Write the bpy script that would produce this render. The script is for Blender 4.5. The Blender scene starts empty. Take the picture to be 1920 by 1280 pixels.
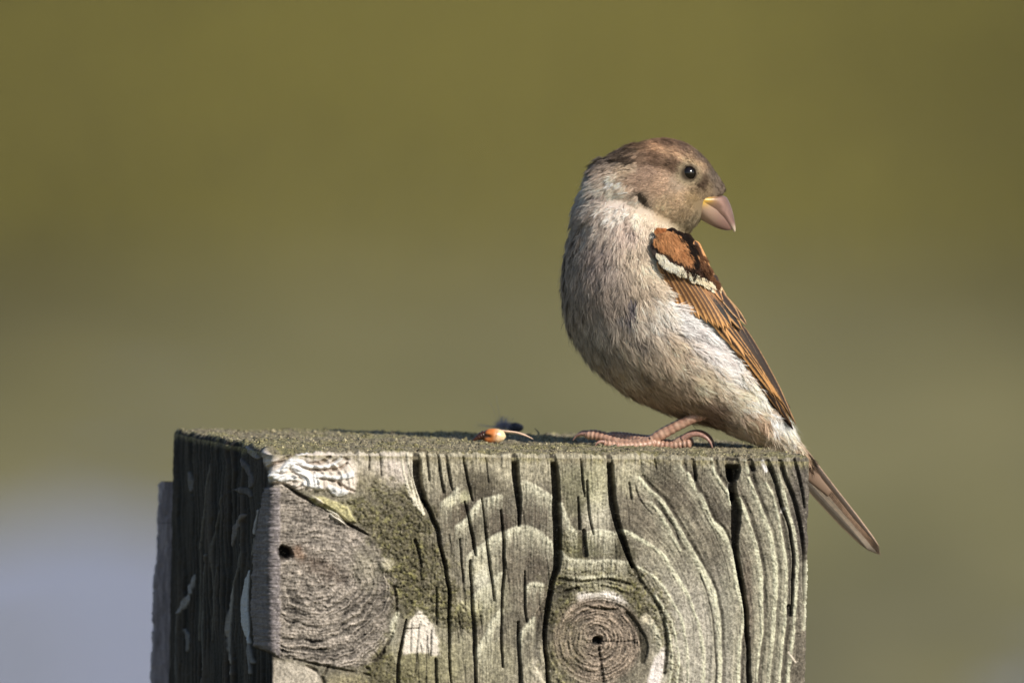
import bpy, math, random
import numpy as np
from mathutils import Vector, Matrix
from mathutils.bvhtree import BVHTree

rng = np.random.default_rng(7)
random.seed(7)
scene = bpy.context.scene
col = scene.collection

# ------------------------------------------------------------------ camera
S = 0.00016                      # metres per photograph pixel at the bird
D = 7.0                          # camera distance
PITCH = math.radians(1.95)
AIM = np.array([0.0, 0.0, 1.282])
FWD = np.array([0.0, math.cos(PITCH), -math.sin(PITCH)])
UPV = np.array([0.0, math.sin(PITCH), math.cos(PITCH)])
CAM = AIM - FWD * D
cam_d = bpy.data.cameras.new('camera')
cam_d.sensor_width = 36.0
cam_d.lens = 36.0 * D / (1920 * S)
cam_d.clip_start = 0.1
cam_d.clip_end = 6000
cam_d.dof.use_dof = True
cam_d.dof.focus_distance = D - 0.045
cam_d.dof.aperture_fstop = cam_d.lens / 46.0
cam = bpy.data.objects.new('camera', cam_d)
col.objects.link(cam)
cam.location = CAM
cam.rotation_euler = (math.pi / 2 - PITCH, 0, 0)
scene.camera = cam

# ------------------------------------------------------------------ light
AZ = math.radians(46.0)
EL = math.radians(32.0)
LX, LY, LZ = math.cos(AZ) * math.cos(EL), -math.sin(AZ) * math.cos(EL), math.sin(EL)
sun_d = bpy.data.lights.new('sun', 'SUN')
sun_d.energy = 4.4
sun_d.angle = math.radians(0.53)
sun_d.color = (1.0, 0.93, 0.82)
sun = bpy.data.objects.new('sun', sun_d)
col.objects.link(sun)
sun.location = (4, -4, 6)
sun.rotation_euler = Vector((-LX, -LY, -LZ)).to_track_quat('-Z', 'Y').to_euler()
world = bpy.data.worlds.new('World')
scene.world = world
world.use_nodes = True
wn = world.node_tree
wn.nodes.clear()
sky = wn.nodes.new('ShaderNodeTexSky')
sky.sky_type = 'NISHITA'
sky.sun_disc = False
sky.sun_elevation = EL
sky.sun_rotation = math.atan2(LX, LY)
bgn = wn.nodes.new('ShaderNodeBackground')
bgn.inputs['Strength'].default_value = 0.085
wo = wn.nodes.new('ShaderNodeOutputWorld')
wn.links.new(sky.outputs[0], bgn.inputs[0])
wn.links.new(bgn.outputs[0], wo.inputs[0])
scene.view_settings.view_transform = 'Standard'
scene.view_settings.look = 'None'
scene.view_settings.exposure = 0.25
scene.view_settings.gamma = 1.0
scene.view_settings.use_curve_mapping = False
scene.render.engine = 'CYCLES'
scene.cycles.max_bounces = 6

# ------------------------------------------------------------------ helpers
def at(px, py, Y=0.0):
    """A point of the photograph at world depth Y (metres) -> world position(s)."""
    px = np.asarray(px, float); py = np.asarray(py, float); Y = np.asarray(Y, float)
    rx = (px - 960) * S / D
    ru = (640 - py) * S / D
    dy = FWD[1] + ru * UPV[1]
    dz = FWD[2] + ru * UPV[2]
    k = (Y - CAM[1]) / dy
    return np.stack(np.broadcast_arrays(rx * k, Y + 0 * k, CAM[2] + dz * k), -1)

def proj(P):
    Q = P - CAM
    d = Q @ FWD
    return 960 + Q[..., 0] / d * D / S, 640 - (Q @ UPV) / d * D / S

def lin(c):
    c = np.asarray(c, float) / 255.0
    return np.where(c <= 0.04045, c / 12.92, ((c + 0.055) / 1.055) ** 2.4)

def smooth(a, b, x):
    t = np.clip((x - a) / (b - a), 0, 1)
    return t * t * (3 - 2 * t)

def h2(ix, iy, seed):
    n = (ix.astype(np.int64) * 374761393 + iy.astype(np.int64) * 668265263 + seed * 1442695041) & 0xffffffff
    n = ((n ^ (n >> 13)) * 1274126177) & 0xffffffff
    n = ((n ^ (n >> 16)) * 2246822519) & 0xffffffff
    return ((n ^ (n >> 15)) & 0xffffff) / float(0xffffff)

def vn(x, y, seed=0):
    x = np.asarray(x, float); y = np.asarray(y, float)
    ix = np.floor(x); iy = np.floor(y)
    fx = x - ix; fy = y - iy
    fx = fx * fx * (3 - 2 * fx); fy = fy * fy * (3 - 2 * fy)
    a = h2(ix, iy, seed); b = h2(ix + 1, iy, seed); c = h2(ix, iy + 1, seed); d = h2(ix + 1, iy + 1, seed)
    return (a + (b - a) * fx) * (1 - fy) + (c + (d - c) * fx) * fy

def fbm(x, y, seed=0, o=4, g=0.5):
    s = 0; a = 1; t = 0
    for i in range(o):
        s = s + a * vn(x * 2 ** i + 17.3 * i, y * 2 ** i + 5.1 * i, seed + i); t += a; a *= g
    return s / t            # 0..1

def catmull(P, n):
    P = np.asarray(P, float)
    m = len(P)
    t = np.linspace(0, m - 1, n)
    i = np.minimum(np.floor(t).astype(int), m - 2)
    f = (t - i)[:, None]
    g = lambda k: P[np.clip(k, 0, m - 1)]
    p0, p1, p2, p3 = g(i - 1), g(i), g(i + 1), g(i + 2)
    return 0.5 * ((2 * p1) + (-p0 + p2) * f + (2 * p0 - 5 * p1 + 4 * p2 - p3) * f ** 2 + (-p0 + 3 * p1 - 3 * p2 + p3) * f ** 3)

def make_mesh(name, V, F, smoothf=True, colr=None, uv=None, extra=None):
    """V (n,3); F (m,k) int array (quads or triangles) or list of arrays."""
    if not isinstance(F, (list, tuple)):
        F = [F]
    V = np.asarray(V, np.float32)
    me = bpy.data.meshes.new(name)
    me.vertices.add(len(V))
    me.vertices.foreach_set('co', V.ravel())
    loops = np.concatenate([f.ravel() for f in F]).astype(np.int32)
    tot = np.concatenate([np.full(len(f), f.shape[1], np.int32) for f in F])
    st = np.concatenate([[0], np.cumsum(tot)[:-1]]).astype(np.int32)
    me.loops.add(len(loops))
    me.loops.foreach_set('vertex_index', loops)
    me.polygons.add(len(tot))
    me.polygons.foreach_set('loop_start', st)
    me.polygons.foreach_set('loop_total', tot)
    me.update(calc_edges=True)
    me.polygons.foreach_set('use_smooth', np.full(len(tot), smoothf))
    if colr is not None:
        a = me.color_attributes.new('Col', 'FLOAT_COLOR', 'POINT')
        c4 = np.ones((len(V), 4), np.float32); c4[:, :3] = colr
        a.data.foreach_set('color', c4.ravel())
    if uv is not None:
        l = me.uv_layers.new(name='UVMap')
        l.data.foreach_set('uv', np.asarray(uv, np.float32)[loops].ravel())
    if extra is not None:
        for k, v in extra.items():
            a = me.attributes.new(k, 'FLOAT_VECTOR', 'POINT')
            a.data.foreach_set('vector', np.asarray(v, np.float32).ravel())
    me.validate()
    return me

def put(name, me, mat, parent=None, label=None, cat=None, group=None, kind=None):
    o = bpy.data.objects.new(name, me)
    col.objects.link(o)
    if mat is not None and me is not None and not me.materials:
        me.materials.append(mat)
    if parent is not None:
        o.parent = parent
    if label: o['label'] = label
    if cat: o['category'] = cat
    if group: o['group'] = group
    if kind: o['kind'] = kind
    return o

def empty(name, loc, label, cat, group=None):
    o = put(name, None, None, None, label, cat, group)
    o.location = loc
    return o

def grid_faces(nr, nc, wrap=False):
    i = np.arange(nr - 1)[:, None]
    j = np.arange(nc if wrap else nc - 1)[None, :]
    j2 = (j + 1) % nc
    return np.stack([i * nc + j, i * nc + j2, (i + 1) * nc + j2, (i + 1) * nc + j], -1).reshape(-1, 4)

class MatB:
    def __init__(self, name):
        self.m = bpy.data.materials.new(name)
        self.m.use_nodes = True
        self.t = self.m.node_tree
        self.t.nodes.clear()
        self.out = self.t.nodes.new('ShaderNodeOutputMaterial')
        self.p = self.t.nodes.new('ShaderNodeBsdfPrincipled')
        self.t.links.new(self.p.outputs[0], self.out.inputs[0])
    def n(self, kind, **kw):
        nd = self.t.nodes.new(kind)
        for k, v in kw.items():
            setattr(nd, k, v)
        return nd
    def l(self, a, b):
        self.t.links.new(a, b)
    def val(self, sock, v):
        sock.default_value = v
    def math(self, op, a, b=None, c=None, clamp=False):
        nd = self.n('ShaderNodeMath', operation=op); nd.use_clamp = clamp
        for i, v in enumerate((a, b, c)):
            if v is None: continue
            if isinstance(v, (int, float)): nd.inputs[i].default_value = v
            else: self.l(v, nd.inputs[i])
        return nd.outputs[0]
    def mapr(self, v, a, b, c=0.0, d=1.0, smoothm=True):
        nd = self.n('ShaderNodeMapRange')
        nd.interpolation_type = 'SMOOTHSTEP' if smoothm else 'LINEAR'
        self.l(v, nd.inputs[0])
        for i, x in zip((1, 2, 3, 4), (a, b, c, d)): nd.inputs[i].default_value = x
        return nd.outputs[0]
    def mix(self, f, a, b, mode='MIX'):
        nd = self.n('ShaderNodeMix', data_type='RGBA', blend_type=mode)
        if isinstance(f, (int, float)): nd.inputs[0].default_value = f
        else: self.l(f, nd.inputs[0])
        for i, v in ((6, a), (7, b)):
            if isinstance(v, (tuple, list, np.ndarray)): nd.inputs[i].default_value = (*[float(q) for q in v[:3]], 1)
            else: self.l(v, nd.inputs[i])
        return nd.outputs[2]
    def noise(self, scale, detail=3, vec=None, rough=0.5):
        nd = self.n('ShaderNodeTexNoise')
        nd.inputs['Scale'].default_value = scale
        nd.inputs['Detail'].default_value = detail
        nd.inputs['Roughness'].default_value = rough
        if vec is not None: self.l(vec, nd.inputs['Vector'])
        return nd.outputs[0]
    def bump(self, h, strength, dist):
        nd = self.n('ShaderNodeBump')
        nd.inputs['Strength'].default_value = strength
        nd.inputs['Distance'].default_value = dist
        self.l(h, nd.inputs['Height'])
        self.l(nd.outputs[0], self.p.inputs['Normal'])

def simple_mat(name, c, rough=0.7, nscale=None, namt=0.25, spec=0.3):
    M = MatB(name)
    c = lin(c)
    if nscale:
        obj = M.n('ShaderNodeTexCoord').outputs['Object']
        f = M.noise(nscale, 4, obj)
        k = M.mapr(f, 0.3, 0.7, 1 - namt, 1 + namt)
        cc = M.n('ShaderNodeCombineColor')
        mm = M.mix(1.0, c, (1, 1, 1), 'MULTIPLY')
        vm = M.n('ShaderNodeVectorMath', operation='SCALE')
        M.l(mm, vm.inputs[0]); M.l(k, vm.inputs['Scale'])
        M.l(vm.outputs[0], M.p.inputs['Base Color'])
    else:
        M.p.inputs['Base Color'].default_value = (*c, 1)
    M.p.inputs['Roughness'].default_value = rough
    M.p.inputs['Specular IOR Level'].default_value = spec
    return M.m
# ------------------------------------------------------------------ setting: meadow, pond
def ground_z(x, y):
    return 0.02 * np.sin(x * 0.13) * np.cos(y * 0.11)

M = MatB('meadow')
obj = M.n('ShaderNodeTexCoord').outputs['Object']
sep = M.n('ShaderNodeSeparateXYZ'); M.l(obj, sep.inputs[0])
wob = M.noise(0.35, 3, obj)
yy = M.math('ADD', sep.outputs[1], M.math('MULTIPLY', M.math('SUBTRACT', wob, 0.5), 14.0))
far = M.mapr(yy, 24.0, 56.0)
c1 = M.mix(far, (0.222, 0.203, 0.102), (0.128, 0.106, 0.034))
c1 = M.mix(M.mapr(yy, 22.0, 31.0, 0.55, 0.0), c1, (0.120, 0.112, 0.080))
patch = M.mapr(M.noise(0.9, 3, obj), 0.42, 0.62)
c2 = M.mix(M.math('MULTIPLY', patch, 0.35), c1, (0.090, 0.088, 0.022))
xx = M.math('ABSOLUTE', sep.outputs[0])
sedge = M.math('MULTIPLY', M.mapr(M.math('ADD', xx, M.math('MULTIPLY', sep.outputs[0], -0.12)), 0.25, 1.3), M.mapr(yy, 24.0, 44.0))
c3 = M.mix(M.math('MULTIPLY', sedge, 0.95), c2, (0.066, 0.055, 0.018))
straw = M.mapr(M.noise(9.0, 4, obj), 0.5, 0.75)
c4 = M.mix(M.math('MULTIPLY', straw, 0.3), c3, (0.25, 0.22, 0.10))
M.l(c4, M.p.inputs['Base Color'])
M.p.inputs['Roughness'].default_value = 0.95
M.p.inputs['Specular IOR Level'].default_value = 0.1
M.bump(M.noise(12.0, 5, obj), 0.6, 0.05)
meadow_mat = M.m

def sheet(xs, ys, zf):
    X, Y = np.meshgrid(xs, ys)
    return np.stack([X, Y, zf(X, Y)], -1).reshape(-1, 3), grid_faces(len(ys), len(xs))
xs = np.concatenate([-np.geomspace(2500, 12, 24), np.linspace(-11, 11, 45), np.geomspace(12, 2500, 24)])
ys = np.concatenate([-np.geomspace(400, 12, 14), np.linspace(-11, 100, 120), np.geomspace(103, 4000, 26)])
V, F = sheet(xs, ys, ground_z)
put('meadow', make_mesh('meadow', V, F, True), meadow_mat, kind='structure')

# pond reaching the foot of the meadow; its shore frays into wet tussocks
def wet(x, y):         # share of open water, 1 = all water
    return smooth(32.6, 23.0, y) * smooth(6.6, 4.6, np.abs(x)) * smooth(11.5, 14.0, y) * (0.07 + 1.01 * smooth(0.45, -0.55, x * 34.0 / np.maximum(y, 20)))
WZ = 0.06
M = MatB('pond_water')
obj = M.n('ShaderNodeTexCoord').outputs['Object']
M.p.inputs['Base Color'].default_value = (0.245, 0.222, 0.30, 1)
M.p.inputs['Roughness'].default_value = 0.25
M.p.inputs['IOR'].default_value = 1.33
M.bump(M.noise(6.0, 3, obj), 0.8, 0.08)
yv = np.linspace(11.4, 38.5, 100)
t = np.linspace(0, 1, 50)[None, :]
lf = -6.8 + .3 * np.sin(yv * 0.3); rt = 6.8 + .3 * np.sin(yv * .5)
Xp = lf[:, None] * (1 - t) + rt[:, None] * t
Yp = np.repeat(yv[:, None], 50, 1)
put('pond_water', make_mesh('pond', np.stack([Xp, Yp, np.full_like(Xp, WZ)], -1).reshape(-1, 3), grid_faces(100, 50)), M.m, kind='structure')
def bank_z(x, y):
    n = fbm(x / .22, y / .7, 301, 3)
    return WZ + 0.10 * (n - (.20 + .54 * wet(x, y)))
V, F = sheet(np.arange(-7.5, 7.51, .065), np.arange(11.0, 39.5, .27), bank_z)
put('pond_bank', make_mesh('pond_bank', V, F), meadow_mat, kind='structure')

# grass blades and reed stems over the meadow, one uncountable mass
def blades(n, xr, yr, hmin, hmax, keep, seed):
    r = np.random.default_rng(seed)
    x = r.uniform(*xr, n); y = r.uniform(*yr, n)
    k = keep(x, y, r); x = x[k]; y = y[k]; n = len(x)
    h = r.uniform(hmin, hmax, n); a = r.uniform(0, 2 * np.pi, n); w = r.uniform(.003, .006, n)
    lx = r.normal(0, .3, n) * h; ly = r.normal(0, .3, n) * h
    b = np.stack([x, y, np.full(n, -0.01)], -1)
    s = np.stack([np.cos(a) * w, np.sin(a) * w, np.zeros(n)], -1)
    m = b + np.stack([lx * .3, ly * .3, h * .6], -1)
    tp = b + np.stack([lx, ly, h], -1)
    V = np.stack([b - s, b + s, m + s * .7, m - s * .7, tp], 1).reshape(-1, 3)
    i = np.arange(n)[:, None] * 5
    c = lin((113, 109, 48)) * r.uniform(.5, 1.2, (n, 1)) + lin((150, 132, 86)) * r.uniform(0, .25, (n, 1))
    c = c * (1.0 - .42 * smooth(.5, 2.2, np.abs(x) * 45 / y) * smooth(24, 40, y))[:, None]
    return V, [i + np.array([[0, 1, 2, 3]]), i + np.array([[3, 2, 4]])], np.repeat(c, 5, 0)
M = MatB('grass_blade')
a = M.n('ShaderNodeAttribute', attribute_name='Col')
M.l(a.outputs['Color'], M.p.inputs['Base Color'])
M.p.inputs['Roughness'].default_value = 0.7
M.p.inputs['Specular IOR Level'].default_value = 0.2
grass_mat = M.m
def keepf(x, y, r):
    inpond = (y < 37.5) & (x < 3) & (vn(x / .3, y / .8, 5) < wet(x, y) + .25)
    return (~inpond | (r.uniform(0, 1, len(x)) < 0.06)) & (np.abs(x) < 1.2 + y * 0.06)
V, F, C = blades(60000, (-5, 5), (16, 80), .03, .12, keepf, 3)
put('grass', make_mesh('grass', V, F, False, C), grass_mat, kind='stuff')
# ------------------------------------------------------------------ painted relief of the post (albedo + height, in photo pixels)
RX0, RY0, RX1, RY1 = 290, 780, 1560, 1310
gx, gy = np.meshgrid(np.arange(RX0, RX1, dtype=float), np.arange(RY0, RY1, dtype=float))
# gentle domain warp so that nothing is ruler-straight
wx = gx + 5 * (fbm(gx / 40, gy / 40, 1, 3) - .5) + 2.4 * (fbm(gx / 9, gy / 14, 2, 2) - .5)
wy = gy + 7 * (fbm(gx / 40, gy / 40, 3, 3) - .5) + 2.4 * (fbm(gx / 9, gy / 9, 4, 2) - .5)

sx_ = gx + 3.5 * (fbm(gx / 60, gy / 60, 401, 2) - .5) + 1.0 * (fbm(gx / 10, gy / 14, 402, 2) - .5)
sy_ = gy + 3.5 * (fbm(gx / 60, gy / 60, 403, 2) - .5) + 1.0 * (fbm(gx / 10, gy / 10, 404, 2) - .5)
def stroke(pts, w, soft=1.0, warp=True):
    """mask 0..1 of a tapered polyline; pts (x,y), w scalar or list of full widths"""
    pts = np.asarray(pts, float)
    w = np.full(len(pts), w, float) if np.isscalar(w) else np.interp(np.linspace(0, 1, len(pts)), np.linspace(0, 1, len(w)), w)
    n = max(2, int(len(pts) * 5))
    cp = catmull(np.column_stack([pts, w]), n)
    out = np.zeros_like(gx)
    for a, b in zip(cp[:-1], cp[1:]):
        mw = max(a[2], b[2]) * 1.6 + 6
        x0 = int(max(0, min(a[0], b[0]) - mw - RX0)); x1 = int(min(gx.shape[1], max(a[0], b[0]) + mw - RX0))
        y0 = int(max(0, min(a[1], b[1]) - mw - RY0)); y1 = int(min(gx.shape[0], max(a[1], b[1]) + mw - RY0))
        if x1 <= x0 or y1 <= y0: continue
        sl = (slice(y0, y1), slice(x0, x1))
        X = sx_[sl]; Y = sy_[sl]
        d = b[:2] - a[:2]; L = d @ d + 1e-9
        t = np.clip(((X - a[0]) * d[0] + (Y - a[1]) * d[1]) / L, 0, 1)
        dist = np.hypot(X - a[0] - t * d[0], Y - a[1] - t * d[1])
        hw = (a[2] + (b[2] - a[2]) * t) * .5
        out[sl] = np.maximum(out[sl], 1 - smooth(hw - soft * .8, hw + soft * 1.2, dist))
    return out

def blob(x, y, rx, ry, ang=0, soft=.5, warpn=.35, seed=11):
    c, s = math.cos(math.radians(ang)), math.sin(math.radians(ang))
    X = gx - x; Y = gy - y
    r = np.hypot((X * c + Y * s) / rx, (-X * s + Y * c) / ry)
    r = r + warpn * (fbm(gx / 16, gy / 16, seed, 4) - .5) * 2
    return 1 - smooth(1 - soft, 1 + soft, r)

def poly(pts, soft=4, warpn=5, seed=31):
    pts = np.asarray(pts, float)
    X = gx + warpn * (fbm(gx / 10, gy / 10, seed, 3) - .5) * 2; Y = gy + warpn * (fbm(gx / 10, gy / 10, seed + 5, 3) - .5) * 2
    inside = np.zeros(gx.shape, bool); dm = np.full(gx.shape, 1e9)
    for a, b in zip(pts, np.roll(pts, -1, 0)):
        cond = ((a[1] > Y) != (b[1] > Y))
        xi = (b[0] - a[0]) * (Y - a[1]) / (b[1] - a[1] + 1e-9) + a[0]
        inside ^= cond & (X < xi)
        d = b - a; t = np.clip(((X - a[0]) * d[0] + (Y - a[1]) * d[1]) / (d @ d + 1e-9), 0, 1)
        dm = np.minimum(dm, np.hypot(X - a[0] - t * d[0], Y - a[1] - t * d[1]))
    sd = np.where(inside, dm, -dm)
    return smooth(-soft, soft, sd)

C = np.zeros(gx.shape + (3,)); H = np.zeros(gx.shape)
def paint(mask, c, a=1.0):
    global C
    m = (mask * a)[..., None]
    C = C * (1 - m) + lin(c) * m

n_big = fbm(gx / 70, gy / 90, 5, 4)
n_mid = fbm(gx / 22, gy / 30, 6, 4)
fib = fbm(wx / 2.2, wy / 70, 7, 3)           # vertical fibres
fib2 = fbm(wx / 1.3, wy / 26, 8, 2)
grain = fbm(gx / 2.1, gy / 2.1, 9, 3)
grit = fbm(gx / 3.6, gy / 3.6, 10, 3)
base = lin((120, 113, 96))[None, None] * (0.62 + .76 * n_mid)[..., None]
C = base.copy()
paint(smooth(.5, .8, n_big), (96, 88, 74), .6)
paint(smooth(.5, .25, n_big), (150, 144, 122), .55)
# fibre band under the top edge
topband = (1 - smooth(885, 945, gy + 30 * (fbm(gx / 30, gy / 500, 12, 2) - .5))) * smooth(640, 700, gx)
paint(topband * (1 - smooth(1250, 1420, gx)), (172, 164, 138), .6)
C *= (1 + topband * (fib2 - .5) * 0.9)[..., None]
H += topband * (fib2 - .5) * 3.2
H += (n_mid - .5) * 5 + (grit - .5) * 2.6
# right-hand knot: ellipse rings flowing around it
kx, ky = 1120.0, 1200.0
ex = (gx - kx) / 1.0; ey = (gy - ky) / np.where(gy < ky, 1.38, 1.9)
rk = np.hypot(ex, ey) + 5 * (fbm(gx / 30, gy / 45, 13, 3) - .5)
angk = np.arctan2(ey, ex)
right = smooth(1150, 1215, gx)
ringf = vn(rk / 2.6, angk * 1.5, 14)
cross = vn(rk / 1.1, angk * rk / 5.5, 15)        # short ticks across the rings
zoneR = right * smooth(95, 120, rk)
C *= (1 + zoneR * ((ringf - .5) * .42 + (cross - .5) * .30))[..., None]
H += zoneR * ((ringf - .5) * 1.8 + (cross - .5) * 1.0)
paint(zoneR * smooth(1010, 1150, gy) * (1 - smooth(1350, 1420, gx)), (176, 170, 156), .55)
# left/middle: fibres
zoneM = (1 - right) * smooth(740, 830, gx) * smooth(880, 940, gy)
C *= (1 + zoneM * ((fib - .5) * .55 + (fib2 - .5) * .45))[..., None]
H += zoneM * ((fib - .5) * 3 + (fib2 - .5) * 2.0)

# light and dark regions
for (x, y, rx, ry, an, c, al) in [
    (905, 905, 42, 26, 30, (84, 76, 60), .75), (855, 965, 40, 30, 40, (92, 80, 64), .75), (910, 985, 24, 30, 30, (84, 76, 60), .5),
    (935, 975, 20, 28, 0, (92, 78, 66), .55), (1000, 960, 34, 26, 0, (92, 80, 68), .65), (1010, 1060, 30, 26, 0, (88, 76, 64), .65),
    (1078, 915, 32, 52, 0, (110, 108, 80), .65), (1250, 890, 44, 34, 15, (80, 74, 60), .8), (1270, 935, 36, 36, 30, (96, 86, 72), .6),
    (1318, 900, 26, 26, 0, (92, 84, 70), .6), (1340, 950, 30, 44, 30, (92, 84, 72), .6), (1205, 960, 44, 40, 0, (128, 118, 100), .5),
    (1085, 1030, 38, 24, 0, (96, 94, 62), .7), (1165, 1030, 24, 26, 0, (84, 80, 56), .7), (1122, 960, 24, 42, 5, (186, 180, 158), .75),
    (1120, 905, 26, 44, 0, (160, 156, 122), .6), (1005, 1130, 24, 34, 0, (104, 90, 74), .5), (960, 1060, 22, 50, 0, (112, 100, 84), .5),
    (925, 1120, 28, 50, 0, (150, 146, 118), .55), (925, 1240, 34, 50, 0, (150, 144, 116), .55), (1010, 1250, 12, 36, 0, (196, 186, 164), .7),
    (905, 1040, 16, 46, 0, (156, 150, 126), .5), (1500, 960, 22, 110, 0, (92, 84, 78), .7), (1500, 1180, 26, 120, 0, (104, 94, 82), .5),
    (1400, 1130, 14, 90, 0, (98, 82, 70), .55), (1362, 1140, 16, 80, 0, (120, 118, 100), .5), (700, 860, 60, 26, 0, (186, 176, 158), .7),
    (740, 880, 30, 34, 0, (190, 178, 168), .7), (690, 900, 40, 24, 0, (140, 130, 108), .6), (740, 950, 46, 36, 20, (120, 112, 98), .6),
    (800, 1250, 70, 44, 0, (140, 134, 96), .7), (860, 1230, 40, 50, 0, (152, 146, 118), .55), (880, 1140, 26, 18, 0, (198, 192, 150), .6),
    (895, 1070, 20, 20, 0, (176, 170, 140), .5), (905, 1080, 12, 22, 20, (200, 196, 176), .6), (1180, 900, 22, 26, 0, (150, 144, 116), .5)]:
    paint(blob(x, y, rx, ry, an, .55, .5, int(x)), c, al)
# moss
moss = np.zeros_like(gx)
for (x, y, rx, ry, an, al) in [(748, 1075, 62, 66, 0, 1), (720, 1010, 60, 38, 30, .8), (690, 965, 50, 26, 30, .8), (800, 1120, 60, 34, 0, .9), (760, 985, 52, 44, 0, .7),
    (850, 1152, 56, 22, 0, .8), (812, 1060, 34, 44, 0, .7), (735, 930, 50, 30, 10, .6), (705, 1240, 26, 60, 10, .7), (740, 1270, 50, 30, 0, .6), (1190, 1105, 60, 34, 30, .75), (1240, 1165, 20, 60, -10, .7),
    (1090, 1090, 60, 22, 0, .8), (1060, 1150, 30, 50, 0, .65), (1060, 1240, 40, 50, 0, .6), (1260, 1260, 14, 50, 0, .55), (1070, 1020, 30, 26, 0, .5)]:
    moss = np.maximum(moss, blob(x, y, rx, ry, an, .5, .7, int(x) + 3) * al)
mossn = moss * (.55 + .9 * smooth(.35, .6, grit))
paint(np.clip(mossn, 0, 1), (104, 98, 62), .72)
paint(moss * smooth(.56, .7, fbm(gx / 7, gy / 6, 41, 3)), (146, 142, 78), .5)
paint(moss * smooth(.52, .36, fbm(gx / 6, gy / 6, 44, 3)), (56, 52, 32), .6)
H += moss * (grit - .35) * 9
# left knot : a sawn branch stub standing proud of the face
knot = poly([(470, 1000), (488, 940), (505, 912), (530, 908), (565, 928), (610, 948), (650, 976), (690, 1000), (722, 1040), (738, 1085), (744, 1130), (738, 1180), (722, 1216), (694, 1246),
             (640, 1252), (580, 1240), (515, 1230), (478, 1220), (460, 1140)], 5, 4)
ks = smooth(640, 720, gx)
knot = knot * (1 - ks) + ks * poly([(470, 1000), (488, 940), (530, 908), (610, 948), (650, 976), (690, 1004), (716, 1044), (730, 1085), (736, 1130), (728, 1180), (712, 1212), (684, 1240), (640, 1252), (515, 1230), (460, 1140)], 16, 14)
qx, qy = gx - 598, gy - 1084
rn = np.hypot(qx * (1 + .0006 * qx), qy * 1.12 - .22 * qx * (qy < 0)) + 26 * (fbm(gx / 60, gy / 60, 16, 2) - .5) + 8 * (fbm(gx / 14, gy / 14, 316, 2) - .5)
an = np.arctan2(qy, qx)
kr = vn(rn / 3.2, an * 2.4, 17); kr2 = vn(rn / 6.5, an * 1.3, 18); rad = vn(an * 26, rn / 22, 19)
amp = .55 + .9 * smooth(-.2, .7, np.sin(an + .4)); wrk = fbm(gx / 13 + gy / 60, gy / 2.6, 310, 3)
kc = lin((130, 121, 110))[None, None] * (1 + amp * (kr - .5) * 1.0 + (kr2 - .5) * .25 + (wrk - .5) * 1.0 + (fbm(gx / 8, gy / 5, 411, 3) - .5) * .6 + (rad - .5) * .2 + (n_mid - .5) * .6 + (grain - .5) * .6)[..., None]
C = C * (1 - knot[..., None]) + kc * knot[..., None]
H = H * (1 - knot) + knot * (6 - 4 * smooth(70, 150, rn) + amp * ((kr - .5) * 3.6 + (kr2 - .5) * 2.2) + (wrk - .5) * 4.2 + (rad - .5) * 1.2 + (grain - .5) * 3 + (n_mid - .5) * 4)
paint(knot * blob(600, 1060, 46, 18, 32, .6, .7), (92, 72, 56), .45)
paint(knot * blob(562, 1040, 18, 8, 32, .7, .9), (132, 92, 58), .4)
paint(knot * blob(700, 1150, 30, 50, 0, .6, .5), (112, 104, 92), .4)
paint(knot * blob(690, 1060, 26, 40, -20, .6, .5), (140, 134, 112), .5)
edge = stroke([(508, 909), (532, 908), (566, 930), (610, 952), (652, 982), (690, 1002)], [5, 5, 6, 9, 6, 2])
paint(edge, (60, 52, 40), .8); H -= edge * 12
for pts, w in [([(738, 1100), (745, 1140), (736, 1190), (716, 1226), (700, 1240), (688, 1252)], [4, 3, 6, 4]),
               ([(520, 1229), (560, 1236), (600, 1246), (650, 1256), (700, 1266)], 3), ([(576, 1248), (600, 1262), (608, 1280), (612, 1300)], 5), ([(608, 1262), (616, 1248)], 3)]:
    m = stroke(pts, w, 2) * smooth(.3, .5, fbm(gx / 14, gy / 14, 317, 2)); paint(m, (52, 44, 34), .75); H -= m * 6
paint(poly([(500, 1236), (560, 1242), (600, 1262), (612, 1310), (490, 1310)]), (176, 166, 150), .7)
paint(blob(650, 1285, 44, 24), (150, 140, 104), .6)
# hole
hole = blob(531, 1036, 13, 11, 30, .35, .5); paint(hole, (30, 22, 18), 1); H -= hole * 22
# pale flakes by the left knot
for p, c, al, hh in [([(578, 934), (604, 928), (650, 950), (668, 978), (650, 978), (612, 956), (590, 944)], (176, 168, 118), .8, 9),
              ([(612, 955), (632, 962), (650, 982), (640, 980), (622, 968)], (232, 224, 206), .9, 10), ([(586, 930), (600, 936), (606, 946), (596, 942)], (226, 216, 196), .85, 8)]:
    m = poly(p, 2, 2); paint(m, c, al); H += m * hh
paint(blob(725, 1058, 12, 12, 0, .5, .5), (186, 178, 150), .6)
H += blob(725, 1058, 13, 13, 0, .6, .2) * 7
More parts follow.
